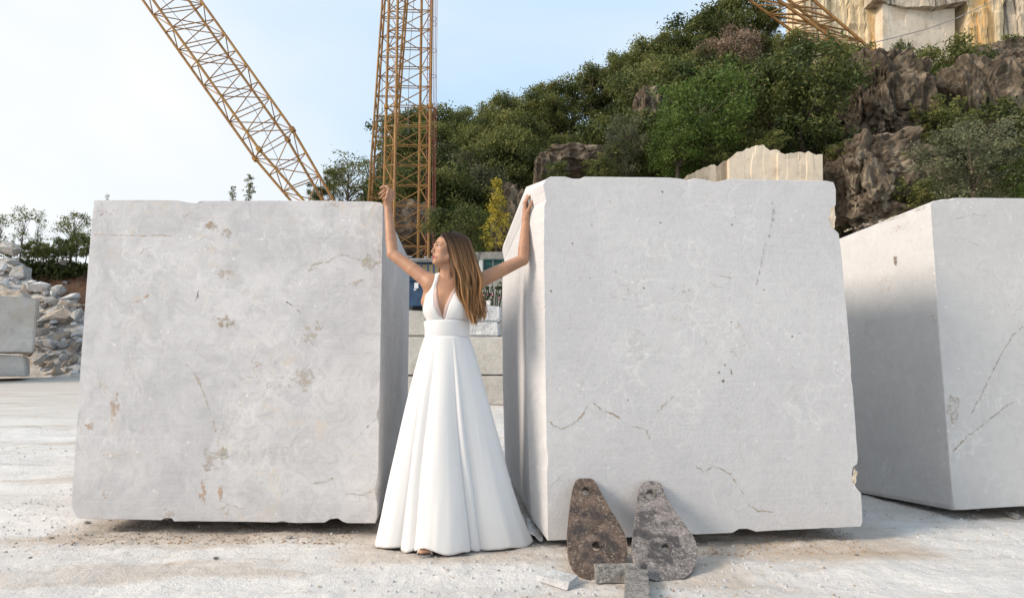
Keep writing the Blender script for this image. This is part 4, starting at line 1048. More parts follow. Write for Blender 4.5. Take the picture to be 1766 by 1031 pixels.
face('rock_panel', qw, 1733, 1830, [-130, -130], [190, 190], 52.0, M['cut_grey'], .8, .8, 6)
face('rock_panel', qw, 1828, 2300, [-130, -130], [190, 190], 52.4, M['cut_yellow'], .8, .8, 7)
qs = thing('quarry_ledge', 'low sunlit sawn rock ledge showing above the middle block', 'cliff', P(1300, 300, 27))
face('rock_panel', qs, 1185, 1262, [302, 286, 276], [610, 610], 27.4, M['cut_grey'], .10, .6, 8)
face('rock_panel', qs, 1258, 1345, [272, 256, 250, 264], [610, 610], 27.0, M['cut_pale'], .10, .7, 9)
face('rock_panel', qs, 1342, 1418, [268, 262, 268], [610, 610], 26.8, M['cut_pale'], .12, .8, 10)

# ================================================================== trees
def leaf_quad(V, Fc, c, s, rnd, flat=0.0, ar=.5):
    u = Vector((rnd.gauss(0, 1), rnd.gauss(0, 1), rnd.gauss(0, 1) * (1 - flat * .6))).normalized(); w_ = Vector((rnd.gauss(0, 1), rnd.gauss(0, 1), rnd.gauss(0, 1))).cross(u).normalized()
    n0 = len(V); a = u * s; b = w_ * s * ar; nrm = u.cross(w_) * s * .12
    V += [c - a, c - b + nrm, c + a, c + b + nrm]; Fc.append((n0, n0 + 1, n0 + 2, n0 + 3))
def make_tree(kind, seed, leaf_mat, nclump=60, nleaf=60, leaf=.14, h=5.0, r=2.2, shape='round', trunk=.4):
    rnd = random.Random(seed); clumps = []
    for i in range(nclump):
        if shape == 'round':
            for _ in range(40):
                d = Vector((rnd.uniform(-1, 1), rnd.uniform(-1, 1), rnd.uniform(-1, 1)))
                if .5 < d.length < 1: break
            k = 1 + .35 * fbm(d.x * 1.5 + seed, d.y * 1.5, d.z * 1.5, 3)
            c = Vector((d.x * r * k, d.y * r * k, h * (trunk + (1 - trunk) * .5) + d.z * h * (1 - trunk) * .5 * k))
        elif shape == 'cone':
            t = rnd.random() ** .8; a = rnd.uniform(0, 6.28); rad = r * (1 - t) ** .75 * rnd.uniform(.3, 1)
            c = Vector((math.cos(a) * rad, math.sin(a) * rad, h * (.06 + .92 * t)))
        elif shape == 'sapling':
            t = rnd.random(); a = rnd.uniform(0, 6.28); rad = r * (.35 + .65 * math.sin(t * 2.6)) * rnd.uniform(.1, 1)
            c = Vector((math.cos(a) * rad, math.sin(a) * rad, h * (.04 + .96 * t)))
        elif shape == 'layered':
            lay = rnd.choice([.45, .62, .78, .93]); a = rnd.uniform(0, 6.28); rad = r * rnd.random() ** .6 * (1.25 - lay * .6)
            c = Vector((math.cos(a) * rad, math.sin(a) * rad, h * (lay + rnd.uniform(-.05, .05)) - rad * .1))
        clumps.append((c, rnd.uniform(.55, 1.0)))
    if shape == 'round':                        # growth low round the stem
        for i in range(nclump // 3):
            a = rnd.uniform(0, 6.28); rad = r * rnd.uniform(.2, .85)
            clumps.append((Vector((math.cos(a) * rad, math.sin(a) * rad, h * rnd.uniform(.0, .38))), rnd.uniform(.4, .8)))
    V, Fc = [], []; CT = []
    cr_ = {'round': r * .25, 'cone': r * .22, 'sapling': r * .30, 'layered': r * .26}[shape]
    for c, sc in clumps:
        tone_ = rnd.random()
        for j in range(int(nleaf * sc)):
            d = Vector((rnd.gauss(0, .5), rnd.gauss(0, .5), rnd.gauss(0, .36 if shape != 'layered' else .2))) * cr_
            leaf_quad(V, Fc, c + d, leaf * rnd.uniform(.5, 1.15), rnd); CT.extend([tone_] * 4)
    crown = mesh_data('crown', V, Fc, leaf_mat)
    ca = crown.attributes.new('clump', 'FLOAT', 'POINT'); ca.data.foreach_set('value', np.array(CT, dtype=np.float32))
    parts = []
    tr = max(.02, h * (.022 if shape in ('round', 'layered') else .010)); top = Vector((rnd.uniform(-.2, .2), rnd.uniform(-.2, .2), h * (.75 if shape in ('round', 'layered') else .95)))
    parts.append(tube([Vector((0, 0, -.6)), Vector((rnd.uniform(-.1, .1), 0, h * .25)), top * .6, top], [tr * 1.4, tr, tr * .7, tr * .2], 7))
    for c, sc in clumps[::max(1, nclump // 16)]:
        s0 = min(.85, max(.12, c.z / h - .22)); st = Vector((top.x * s0, top.y * s0, h * s0 * .8))
        parts.append(tube([st, st.lerp(c, .5) + Vector((0, 0, .05 * h * rnd.random())), c], [tr * .45, tr * .3, tr * .1], 5))
    V, Fc = merge(parts); tm = mesh_data('trunk', V, Fc, M['bark'], True)
    return crown, tm
PROTO = {
 'mid': [make_tree('mid', 10 + i, M['leaf_mid'], 64, 165, .115, 5.2, 2.3) for i in range(3)],
 'dark': [make_tree('dark', 20 + i, M['leaf_dark'], 64, 165, .115, 5.0, 2.4, trunk=.25) for i in range(2)],
 'bright': [make_tree('bright', 30 + i, M['leaf_bright'], 76, 150, .105, 5.0, 2.4, trunk=.15) for i in range(2)],
 'olive': [make_tree('olive', 40 + i, M['leaf_olive'], 80, 110, .085, 4.6, 1.9, trunk=.2) for i in range(2)],
 'yellow': [make_tree('yellow', 50, M['leaf_yellow'], 95, 42, .085, 5.0, 1.35, 'cone')],
 'dry': [make_tree('dry', 60, M['leaf_dry'], 50, 60, .13, 3.4, 2.0, trunk=.3)],
 'sapling': [make_tree('sapling', 70 + i, M['leaf_fresh'], 60, 26, .10, 4.5, 1.1, 'sapling') for i in range(2)],
 'poplar': [make_tree('poplar', 75, M['leaf_mid'], 70, 34, .10, 5, .8, 'sapling')],
 'layered': [make_tree('layered', 80 + i, M['leaf_mid'], 60, 46, .12, 5.0, 2.6, 'layered') for i in range(2)],
 'shrub': [make_tree('shrub', 90 + i, M['leaf_mid'], 34, 60, .11, 2.0, 1.3, trunk=.05) for i in range(2)],
 'yshrub': [make_tree('yshrub', 95, M['leaf_fresh'], 34, 60, .10, 2.0, 1.2, trunk=.05)],
}
rt = random.Random(77)
def plant(kind, name, label, loc, scale=1.0, group=None, cat='tree', sq=1.0, rz=None):
    crown, tm = rt.choice(PROTO[kind])
    root = thing(name, label, cat, loc, group, rt.uniform(0, 6.28) if rz is None else rz)
    root.scale = (scale * sq, scale * sq, scale)
    link('crown', crown, root); link('trunk', tm, root)
    return root
def plant_px(kind, name, label, px, pybase, Y, hpx, group=None, cat='tree', sq=1.0, hproto=None):
    hp = {'mid': 5.4, 'dark': 5.2, 'bright': 5.2, 'olive': 4.8, 'yellow': 5.1, 'dry': 3.6, 'sapling': 4.7, 'poplar': 5.2, 'layered': 5.0, 'shrub': 2.1, 'yshrub': 2.1}[kind]
    b = P(px, pybase, Y); t = P(px, pybase - hpx, Y)
    return plant(kind, name, label, b, (t.z - b.z) / hp, group, cat, sq)
# distinct trees
plant_px('yellow', 'poplar_tree', 'slim yellow-leaved tree above her left arm', 856, 438, 20, 130, sq=.95)
plant_px('dark', 'leafy_tree', 'low green bush tree between the ladder and the yellow tree', 792, 445, 22, 100, sq=1.2)
plant_px('bright', 'leafy_tree', 'bright green tree on the slope left of the dark rock', 1215, 285, 29, 165, sq=1.05)
plant_px('bright', 'leafy_tree', 'lower bright green tree above the middle block', 1168, 300, 28.5, 105, sq=1.1)
plant_px('dark', 'leafy_tree', 'big dark green tree overhanging the sawn ledge', 1385, 262, 30, 190, sq=1.0)
plant_px('dark', 'leafy_tree', 'dark green tree left of the big overhanging one', 1330, 270, 30.5, 160, sq=.9)
plant_px('mid', 'leafy_tree', 'green tree growing up in front of the slanting boom', 1372, 165, 38, 105, sq=.8)
plant_px('dry', 'dry_bush', 'pinkish brown dry bush below the skyline', 1268, 125, 38, 75, cat='bush', sq=1.05)
plant_px('dry', 'dry_bush', 'small brown dry bush left of the pinkish one', 1225, 128, 38.5, 55, cat='bush', sq=1.0)
plant_px('olive', 'olive_tree', 'silvery olive coloured tree above the right edge block', 1680, 345, 22, 145, sq=1.25)
plant_px('olive', 'olive_tree', 'smaller silvery tree at the right edge of the picture', 1752, 345, 21.5, 95, sq=1.1)
plant_px('bright', 'leafy_tree', 'green bush at the right edge beside the silvery trees', 1775, 345, 21, 80, sq=1.0)
plant_px('olive', 'olive_tree', 'pale thin tree in front of the grey outcrop', 1080, 300, 30, 105, sq=.85)
plant_px('layered', 'leafy_tree', 'open branched small tree before the pale quarry panel', 1620, 165, 41, 78, sq=.8)
plant_px('yshrub', 'yellow_shrub', 'yellowing shrub at the foot of the boom', 1558, 130, 41.5, 60, cat='shrub', sq=.55)
plant_px('layered', 'leafy_tree', 'tree behind the foot of the jib left of the tower', 600, 360, 33, 92, sq=1.0)
plant_px('layered', 'leafy_tree', 'tree seen through the leaning mast', 640, 370, 34, 100, sq=.8)
plant_px('poplar', 'sapling', 'taller of the two thin saplings above the stained block', 428, 360, 27, 60)
plant_px('poplar', 'sapling', 'shorter of the two thin saplings above the stained block', 400, 360, 27, 40)
plant_px('sapling', 'leafy_sprig', 'sprig of leaves peeping over the stained block left corner', 185, 352, 27.5, 17, cat='plant')
plant_px('sapling', 'sapling', 'tall sapling behind the largest boulder', 35, 440, 27, 84)
plant_px('sapling', 'sapling', 'slim sapling right of the tall one on the bank', 62, 442, 27, 80, sq=.55)
plant_px('layered', 'leafy_tree', 'spreading tree on the earth bank beside the stained block', 122, 445, 30, 78, sq=.85)
plant_px('sapling', 'sapling', 'sapling cut by the left edge of the picture', -4, 440, 27.5, 72)
plant_px('yshrub', 'yellow_shrub', 'yellow green shrub on the earth bank near the stained block', 132, 442, 27.5, 44, cat='shrub', sq=.7)
plant_px('yshrub', 'yellow_shrub', 'yellow green shrub left of its twin on the earth bank', 100, 446, 27.5, 38, cat='shrub', sq=.7)
plant_px('shrub', 'green_shrub', 'dark low shrub between the saplings on the bank', 80, 448, 27.5, 26, cat='shrub', sq=1.2)
plant_px('shrub', 'green_shrub', 'dark low shrub hidden behind the largest boulder', 48, 446, 27.3, 24, cat='shrub', sq=1.2)
for i, (px, hh_, lb) in enumerate([(15, 34, 'leafy shrub left of the tall sapling on the bank'), (58, 40, 'leafy shrub at the foot of the slim sapling'), (75, 36, 'leafy shrub right of the slim sapling'), (115, 40, 'leafy shrub under the spreading tree'), (148, 46, 'leafy shrub touching the edge of the stained block')]):
    plant_px('yshrub' if i % 2 else 'shrub', 'green_shrub', lb, px, 444, 28.8, hh_ * .8, None, 'shrub', .8)
# skyline wood
sky_pts = [(545, 345, 40), (575, 338, 45), (700, 305, 80), (735, 300, 90), (765, 290, 95), (795, 285, 85), (820, 280, 88), (850, 272, 85), (878, 262, 85), (905, 252, 80), (935, 240, 82), (965, 228, 84), (990, 222, 76), (1020, 210, 78), (1045, 198, 78), (1075, 185, 80), (1100, 172, 85), (1125, 160, 82), (1150, 150, 78), (1180, 136, 76), (1210, 122, 78), (1240, 106, 88), (1270, 95, 95), (1300, 80, 95), (1325, 75, 70)]
ORD = 'first second third fourth fifth sixth seventh eighth ninth tenth eleventh twelfth thirteenth fourteenth fifteenth sixteenth seventeenth eighteenth nineteenth twentieth twenty-first twenty-second twenty-third twenty-fourth'.split()
for i, (px, pb, hpx) in enumerate(sky_pts):
    lab = 'low tree top beside the foot of the jib, ' + ('nearer the jib' if i == 0 else 'nearer the tower') if i < 2 else ORD[i - 2] + ' skyline tree counted from the crane tower up the hill'
    plant_px(['dark', 'mid', 'layered', 'mid', 'mid', 'poplar', 'mid'][i % 7], 'leafy_tree', lab, px, pb + 12, 45 + rt.uniform(-1.5, 1.5), (hpx + 12) * rt.uniform(.78, 1.22), 'trees on the skyline', sq=rt.uniform(.7, 1.05))
# wood on the slope
n = 0
for i in range(400):
    x = rt.uniform(-15, 36); y = rt.uniform(29, 44.5)
    z = hill(x, y); px, py = project((x, y, z + 2))
    if px < 690 or px > 1766: continue
    if 915 < px < 1065 and y < 35: continue
    if 1195 < px < 1420 and py > 215 and y < 33: continue
    if 1440 < px < 1590 and y < 38 and rt.random() < .85: continue
    if px > 1590 and y > 40: continue
    if 1270 < px < 1580 and y > 35.5: continue
    if 835 < px < 910 and y < 31: continue
    if 1090 < px < 1140 and y < 36: continue
    if 1140 < px < 1290 and y < 31: continue
    kd = rt.choices(['mid', 'dark', 'shrub', 'olive'], [5, 3, 1.0, 1.0])[0] if px < 1440 else rt.choices(['dark', 'mid', 'shrub'], [4, 2, 3])[0]
    sc_ = rt.uniform(.6, 1.12) * (1.0 if kd != 'shrub' else 1.2)
    zone = 'between the crane tower and the yellow tree' if px < 840 else 'above the gap between the two big blocks' if px < 940 else 'around the grey outcrop above the middle block' if px < 1070 else 'between the grey outcrop and the bright green tree' if px < 1150 else 'behind the bright green tree' if px < 1290 else 'around the big dark overhanging tree' if px < 1440 else 'on and beside the dark crags at right'
    plant(kd, 'leafy_tree' if kd != 'shrub' else 'green_shrub', ('leafy tree ' if kd != 'shrub' else 'low green shrub ') + 'in the slope wood ' + zone, (x, y, z - .2), sc_, 'slope wood ' + zone, 'tree' if kd != 'shrub' else 'shrub', rt.uniform(.9, 1.15))
    n += 1
    if n >= 88: break
for i, (px, py, Y, h_, lb) in enumerate([(1600, 225, 31, 60, 'dark shrub between the tall crag and the right hand crag'), (1630, 255, 30, 70, 'dark shrub left of the silvery tree'), (1640, 190, 35, 60, 'shrub under the pale quarry panel'), (1580, 370, 27, 62, 'dark shrub above the corner of the right edge block'), (1545, 140, 36, 34, 'shrub on top of the tall dark crag'),
        (1470, 120, 37, 40, 'shrub on the left shoulder of the tall dark crag'), (1690, 130, 39, 40, 'shrub on the ledge below the quarry cliff'), (1745, 110, 39, 42, 'shrub on the ledge at the right edge of the picture'), (1425, 250, 28.5, 44, 'shrub at the right end of the sawn ledge'), (1455, 275, 28, 30, 'small shrub clinging to the brown cliff foot'), (1560, 300, 27.5, 36, 'small shrub between the crags'),
        (1235, 288, 28, 34, 'shrub at the left end of the sawn ledge'), (1330, 262, 27.8, 32, 'shrub hanging over the sawn ledge'), (1600, 345, 26, 40, 'shrub left of the silvery tree foot'), (962, 312, 29.5, 34, 'shrub at the left foot of the grey outcrop'), (1035, 308, 29.5, 38, 'shrub at the right foot of the grey outcrop'), (985, 262, 33, 26, 'shrub on top of the grey outcrop')]):
    plant_px(['shrub', 'shrub', 'yshrub'][i % 3], 'green_shrub', lb, px, py, Y, h_, None, 'shrub', rt.uniform(1.0, 1.5))
# undergrowth: leaves nobody could count
V, Fc = [], []; ru = random.Random(9)
for i in range(900):
    x = ru.uniform(-14, 40); y = ru.uniform(28.3, 47); z = hill(x, y) + .25
    R = ru.uniform(.4, .9)
    for j in range(26):
        leaf_quad(V, Fc, Vector((x, y, z)) + Vector((ru.gauss(0, .5), ru.gauss(0, .5), abs(ru.gauss(0, .4)))) * R, ru.uniform(.10, .2), ru)
tag(wobj('undergrowth', V, Fc, M['leaf_dark']), 'low leafy undergrowth over the wooded slope', 'undergrowth', kind='stuff')
V, Fc = [], []
for i in range(260):
    px = ru.uniform(-60, 156); y = ru.uniform(28.8, 30.5); x = P(px, 440, y).x; z = bank(x, y) + .1
    for j in range(24):
        leaf_quad(V, Fc, Vector((x, y, z)) + Vector((ru.gauss(0, .5), ru.gauss(0, .4), abs(ru.gauss(0, .35)))) * .55, ru.uniform(.06, .13), ru)
tag(wobj('bank_weeds', V, Fc, M['leaf_fresh']), 'low weeds growing along the top of the earth bank', 'weeds', kind='stuff')
# ================================================================== the woman
def mat_skin(name, c, rough=.5):
    m = NT(name); co = m.co()
    k = m.mix(m.rng(m.noise(co, 11, 6), .32, .68), tuple(x * .84 for x in c), tuple(min(1, x * 1.10) for x in c))
    m.base(k, rough, .35); m.b.inputs['Subsurface Weight'].default_value = .18
    m.b.inputs['Subsurface Radius'].default_value = (.012, .005, .003); m.b.inputs['Subsurface Scale'].default_value = 1.0
    return m.m
M['skin'] = mat_skin('skin', (.40, .215, .132))
M['lips'] = mat_skin('lips', (.36, .075, .085), .38)
M['blush'] = mat_skin('blush', (.41, .208, .132))
def mat_satin():
    m = NT('satin'); co = m.co()
    m.base((.69, .68, .675), .45, .4); m.b.inputs['Sheen Weight'].default_value = .25; m.b.inputs['Sheen Roughness'].default_value = .4
    m.bump(m.math('ADD', m.noise(m.co((1, 1, .25)), 9, 4, .5), m.math('MULTIPLY', m.noise(co, 420, 2), .05)), .12, .012)
    return m.m
M['satin'] = mat_satin()
def mat_tulle():
    m = NT('tulle'); m.base((.80, .66, .62), .6, .2); m.b.inputs['Alpha'].default_value = .55; return m.m
M['tulle'] = mat_tulle()
def mat_hair():
    m = NT('hair')
    g = m.n('NewGeometry'); r = g.outputs['Random Per Island']
    at = m.n('Attribute'); at.attribute_name = 'along'
    t = at.outputs['Fac']
    tn = m.n('Attribute'); tn.attribute_name = 'tone'
    r2 = m.math('MULTIPLY_ADD', tn.outputs['Fac'], .8); m.t.links.new(m.math('MULTIPLY', r, .25), r2.node.inputs[2])
    dark = m.mix(r2, (.020, .013, .010), (.060, .036, .024)); light = m.mix(r2, (.070, .035, .018), (.50, .27, .115))
    c = m.mix(m.rng(t, .10, .62), dark, light)
    m.base(c, .48, .3); return m.m
M['hair'] = mat_hair()
M['hair_under'] = mat_simple('hair_under', (.045, .028, .019), .55, .4, 60)
M['eye_white'] = mat_simple('eye_white', (.70, .66, .63), .2, .03); M['iris'] = mat_simple('iris', (.035, .02, .012), .15, .2)
M['brow'] = mat_simple('brow', (.035, .02, .014), .7, .2)
M['shoe'] = mat_simple('shoe', (.34, .33, .33), .35, .2, 30, metallic=.6)

# ---- implicit surface on a rectilinear grid, meshed with surface nets
class Field:
    def __init__(s, xs, ys, zs):
        s.ax = [np.asarray(a, dtype=np.float32) for a in (xs, ys, zs)]
        s.v = np.full([len(a) for a in s.ax], 1.0, dtype=np.float32)
    def sl(s, lo, hi): return tuple(slice(int(np.searchsorted(a, l)), int(np.searchsorted(a, h))) for a, l, h in zip(s.ax, lo, hi))
    def xyz(s, q): return s.ax[0][q[0]][:, None, None], s.ax[1][q[1]][None, :, None], s.ax[2][q[2]][None, None, :]
    def put(s, fn, lo, hi, k, sub=False):
        q = s.sl([a - k - .012 for a in lo], [a + k + .012 for a in hi]); cur = s.v[q]
        if cur.size == 0: return
        d = fn(*s.xyz(q)).astype(np.float32)
        if sub:
            d = -d; h = np.clip(.5 - .5 * (d - cur) / k, 0, 1) if k > 0 else (cur > d)
            s.v[q] = d + (cur - d) * h + k * h * (1 - h)
        else:
            h = np.clip(.5 + .5 * (cur - d) / k, 0, 1)
            s.v[q] = cur + (d - cur) * h - k * h * (1 - h)
    def cap(s, a, b, ra, rb, k=.01, sub=False):
        a = np.array(a, float); b = np.array(b, float); r = max(ra, rb); ba = b - a; bb = max(1e-9, (ba * ba).sum())
        def fn(X, Y, Z):
            x, y, z = X - a[0], Y - a[1], Z - a[2]
            t = np.clip((x * ba[0] + y * ba[1] + z * ba[2]) / bb, 0, 1)
            return np.sqrt((x - t * ba[0]) ** 2 + (y - t * ba[1]) ** 2 + (z - t * ba[2]) ** 2) - (ra + (rb - ra) * t)
        s.put(fn, np.minimum(a, b) - r, np.maximum(a, b) + r, k, sub)
    def ell(s, c, r, k=.02, R=None, sub=False):
        c = np.array(c, float); r = np.array(r, float); m = r.max()
        def fn(X, Y, Z):
            x, y, z = X - c[0], Y - c[1], Z - c[2]
            if R is not None: x, y, z = [x * R[0][i] + y * R[1][i] + z * R[2][i] for i in range(3)]
            k0 = np.sqrt((x / r[0]) ** 2 + (y / r[1]) ** 2 + (z / r[2]) ** 2)
            k1 = np.sqrt((x / r[0] ** 2) ** 2 + (y / r[1] ** 2) ** 2 + (z / r[2] ** 2) ** 2) + 1e-9
            return k0 * (k0 - 1) / k1
        s.put(fn, c - m, c + m, k, sub)
    def mesh(s):
        v = s.v; ins = v < 0
        n = ins[:-1, :-1, :-1].astype(np.int8)
        tot = np.zeros_like(n)
        for dx in (0, 1):
            for dy in (0, 1):
                for dz in (0, 1): tot += ins[dx:v.shape[0] - 1 + dx, dy:v.shape[1] - 1 + dy, dz:v.shape[2] - 1 + dz]
        cells = np.argwhere((tot > 0) & (tot < 8))
        idx = np.full(tot.shape, -1, dtype=np.int32); idx[tuple(cells.T)] = np.arange(len(cells))
        corner = {(dx, dy, dz): v[cells[:, 0] + dx, cells[:, 1] + dy, cells[:, 2] + dz] for dx in (0, 1) for dy in (0, 1) for dz in (0, 1)}
        acc = np.zeros((len(cells), 3)); cnt = np.zeros(len(cells))
        for a in corner:
            for ax in range(3):
                if a[ax]: continue
                b = tuple(1 if i == ax else a[i] for i in range(3))
                va, vb = corner[a], corner[b]; msk = (va < 0) != (vb < 0)
                t = np.where(msk, va / np.where(msk, va - vb, 1), 0)
                p = np.array(a, float)[None, :].repeat(len(cells), 0); p[:, ax] = t
                acc[msk] += p[msk]; cnt[msk] += 1
        f = acc / cnt[:, None]
        pos = np.stack([s.ax[i][cells[:, i]] + f[:, i] * (s.ax[i][np.minimum(cells[:, i] + 1, len(s.ax[i]) - 1)] - s.ax[i][cells[:, i]]) for i in range(3)], 1)
        quads = []
        for ax in range(3):
            sh = [slice(None)] * 3; sh2 = [slice(None)] * 3; sh[ax] = slice(0, -1); sh2[ax] = slice(1, None)
            a_, b_ = ins[tuple(sh)], ins[tuple(sh2)]
            e = np.argwhere(a_ != b_)
            o1, o2 = [i for i in range(3) if i != ax]
            ok = (e[:, o1] > 0) & (e[:, o2] > 0) & (e[:, o1] < v.shape[o1] - 1) & (e[:, o2] < v.shape[o2] - 1); e = e[ok]
            inside = ins[tuple(e.T)]
            def c(d1, d2):
                q = e.copy(); q[:, o1] -= d1; q[:, o2] -= d2; return idx[tuple(q.T)]
            Q = np.stack([c(1, 1), c(0, 1), c(0, 0), c(1, 0)], 1)
            flip = inside if ax != 1 else ~inside
            Q[~flip] = Q[~flip][:, ::-1]
            quads.append(Q)
        return pos, np.concatenate(quads)
def axis(segs):
    out = []
    for a, b, h in segs: out += list(np.arange(a, b - h * .3, h))
    return np.array(out + [segs[-1][1]])

BY = 3.60
C = P(771, 580, BY)                          # waist centre
cx = C.x
woman = thing('person', 'woman in a long white sleeveless gown standing between the marble blocks with arms raised', 'person', (cx, BY, 0))
LS, RS = P(744, 489, BY), P(817, 489, BY)
LE, RE = P(677, 438, 3.69), P(902, 448, 3.66)
LW, RW = P(668.5, 353, 3.79), P(906.5, 380, 3.73)
NB = P(774, 484, BY + .005)                  # neck base
yaw, tilt = math.radians(63), math.radians(7)
Fd = Vector((-math.sin(yaw) * math.cos(tilt), -math.cos(yaw) * math.cos(tilt), math.sin(tilt)))
Rt = Fd.cross(Vector((0, 0, 1))).normalized(); Up = Rt.cross(Fd).normalized()
roll = math.radians(-3); Rt, Up = Rt * math.cos(roll) + Up * math.sin(roll), Up * math.cos(roll) - Rt * math.sin(roll)
HR = np.array([[Rt[i], Fd[i], Up[i]] for i in range(3)])   # columns: right, forward, up
HC = P(771.5, 430.5, BY - .02); HC.z = 1.716
HS = .865
def H(x, y, z): return HC + (Rt * x + Fd * y + Up * z) * HS

def torso(fd, g=0.0):
    z = lambda q: q
    fd.ell((cx, BY + .015, 1.04), (.125 + g, .085 + g, .15 + g), .04)
    fd.ell((cx, BY, 1.22), (.113 + g, .080 + g, .16 + g), .05)
    fd.ell((cx + .003, BY + .005, 1.37), (.124 + g, .090 + g, .15 + g), .05)
    fd.ell((cx + .005, BY + .015, 1.46), (.122 + g, .070 + g, .085 + g), .05)
    for s in (-1, 1):
        fd.ell((cx + s * .060, BY - .054, 1.375), (.058 + g, .050 + g, .062 + g), .04)
        fd.cap((cx + s * .10, BY + .01, 1.36), (cx + s * .108, BY + .01, 1.44), .035 + g, .03 + g, .04)

xs = axis([(-.90, -.755, .0027), (-.755, -.455, .0052), (-.455, -.255, .0024), (-.255, .02, .0052), (.02, .17, .0027), (.17, .19, .005)])
ys = axis([(3.40, 3.455, .004), (3.455, 3.70, .0024), (3.70, 3.93, .003)])
zs = axis([(.90, 1.58, .0052), (1.58, 1.86, .0024), (1.86, 1.98, .0052), (1.98, 2.20, .0026)])
fd = Field(xs, ys, zs)
torso(fd)
# shoulders, neck, collar bones
fd.cap(LS, RS, .046, .046, .05)
fd.cap(NB + Vector((0, .012, .03)), LS + Vector((.01, .01, .005)), .034, .035, .04); fd.cap(NB + Vector((0, .012, .03)), RS + Vector((-.01, .01, .005)), .034, .035, .04)
fd.cap(NB + Vector((-.002, .012, -.03)), H(0, -.015, -.045), .047, .043, .02)
fd.cap(H(.0, .02, -.075), NB + Vector((.0, -.018, .0)), .022, .018, .03)
fd.cap(H(-.05, -.01, -.03), NB + Vector((.004, -.038, -.006)), .013, .008, .016)      # sternomastoid
for s, sh in ((-1, LS), (1, RS)):
    fd.cap(NB + Vector((s * .014, -.046, -.012)), sh + Vector((-s * .02, -.028, .018)), .0095, .010, .010)
# arms
def arm(S_, E, W, up, k=.03):
    m = S_.lerp(E, .45)
    fd.cap(S_, m, .047, .041, k); fd.cap(m, E, .041, .034, .004)
    f1 = E.lerp(W, .28); fd.cap(E, f1, .034, .0345, .008); fd.cap(f1, E.lerp(W, .72), .0345, .0265, .004); fd.cap(E.lerp(W, .72), W, .0265, .0225, .004)
arm(LS, LE, LW, 1); arm(RS, RE, RW, 1)
fd.cap(LS + Vector((.02, .01, -.03)), P(735, 520, BY), .04, .03, .03); fd.cap(RS + Vector((-.02, .01, -.03)), P(812, 520, BY), .04, .03, .03)
# hands
def chain(pts, r0, r1, k=.006):
    for i in range(len(pts) - 1):
        n_ = len(pts) - 1
        fd.cap(pts[i], pts[i + 1], r0 + (r1 - r0) * i / n_, r0 + (r1 - r0) * (i + 1) / n_, k)
LK = [P(674, 330, 3.775), P(677, 330.5, 3.797), P(678.5, 333, 3.818), P(678.5, 338, 3.838)]
for i, kq in enumerate(LK): fd.cap(LW + Vector((0, (i - 1.5) * .010, .008)), kq, .015, .0105, .012)
FL = [[LK[0], P(668, 322.5, 3.775), P(661.5, 321.5, 3.78), P(656.5, 324, 3.785)],
      [LK[1], P(667.5, 326.5, 3.80), P(660, 331, 3.81), P(654.5, 335, 3.815)],
      [LK[2], P(669, 331, 3.825), P(661, 336.5, 3.835), P(656, 341.5, 3.84)],
      [LK[3], P(671, 337, 3.845), P(664, 341.5, 3.855), P(660.5, 344.5, 3.86)]]
for i, c in enumerate(FL): chain(c, (.0092, .0095, .009, .008)[i], (.0064, .0066, .0062, .0055)[i])
chain([LW + Vector((-.006, -.016, .012)), P(666.5, 342, 3.755), P(668.5, 334, 3.75), P(669.5, 326.5, 3.757)], .0125, .0072)
fd.cap(LW, P(674, 340, 3.80), .021, .015, .015)
RK = [P(905.5, 351, 3.712), P(904.5, 350, 3.735), P(905.5, 351, 3.757), P(907.5, 354, 3.776)]
for i, kq in enumerate(RK): fd.cap(RW + Vector((0, (i - 1.5) * .010, .008)), kq, .015, .0105, .012)
FR = [[RK[0], P(911.5, 340.5, 3.71), P(916.5, 336.5, 3.712), P(920, 334, 3.716)],
      [RK[1], P(910.5, 338, 3.735), P(916.5, 333, 3.74), P(921, 330, 3.742)],
      [RK[2], P(911.5, 339, 3.76), P(917, 334, 3.765), P(921, 332, 3.768)],
      [RK[3], P(913, 343, 3.78), P(917, 338.5, 3.786), P(920, 336.5, 3.79)]]
for i, c in enumerate(FR): chain(c, (.0092, .0095, .009, .008)[i], (.0064, .0066, .0062, .0055)[i])
chain([RW + Vector((.008, -.016, .014)), P(910.5, 364, 3.70), P(914.5, 355, 3.695), P(918.5, 346, 3.70)], .0125, .0072)
fd.cap(RW, P(906.5, 362, 3.735), .021, .016, .015)
# head
def he(c, r, k, sub=False): fd.ell(H(*c), [q * HS for q in r], k, HR, sub)
def hc(a, b, ra, rb, k, sub=False): fd.cap(H(*a), H(*b), ra * HS, rb * HS, k, sub)
he((0, -.018, .040), (.074, .094, .084), .02)
he((0, .020, .020), (.067, .068, .072), .02)
he((0, .034, -.030), (.054, .056, .074), .02)
for s in (-1, 1):
    hc((s * .056, -.012, -.030), (s * .046, .012, -.072), .016, .015, .02)           # jaw angle
    hc((s * .046, .012, -.072), (s * .012, .068, -.100), .015, .014, .02)            # jaw line
    he((s * .042, .056, -.022), (.020, .022, .018), .02)                            # cheekbone
    he((s * .034, .050, -.060), (.020, .024, .026), .02)                            # cheek
    hc((s * .012, .0895, .022), (s * .046, .066, .024), .009, .008, .012)           # brow
    he((s * .034, .094, .004), (.0175, .0165, .0115), .007, True)                    # socket
    hc((s * .018, .0775, .0075), (s * .034, .0800, .0135), .0042, .0046, .003)       # upper lid
    hc((s * .034, .0800, .0135), (s * .050, .0690, .0075), .0046, .0036, .003)
    hc((s * .020, .0765, -.0050), (s * .047, .0690, -.0035), .0040, .0036, .004)        # lower lid
    he((s * .0110, .0930, -.0365), (.0074, .0092, .0068), .006)                      # nostril wing
    he((s * .0068, .0975, -.0430), (.0034, .0048, .0030), .003, True)
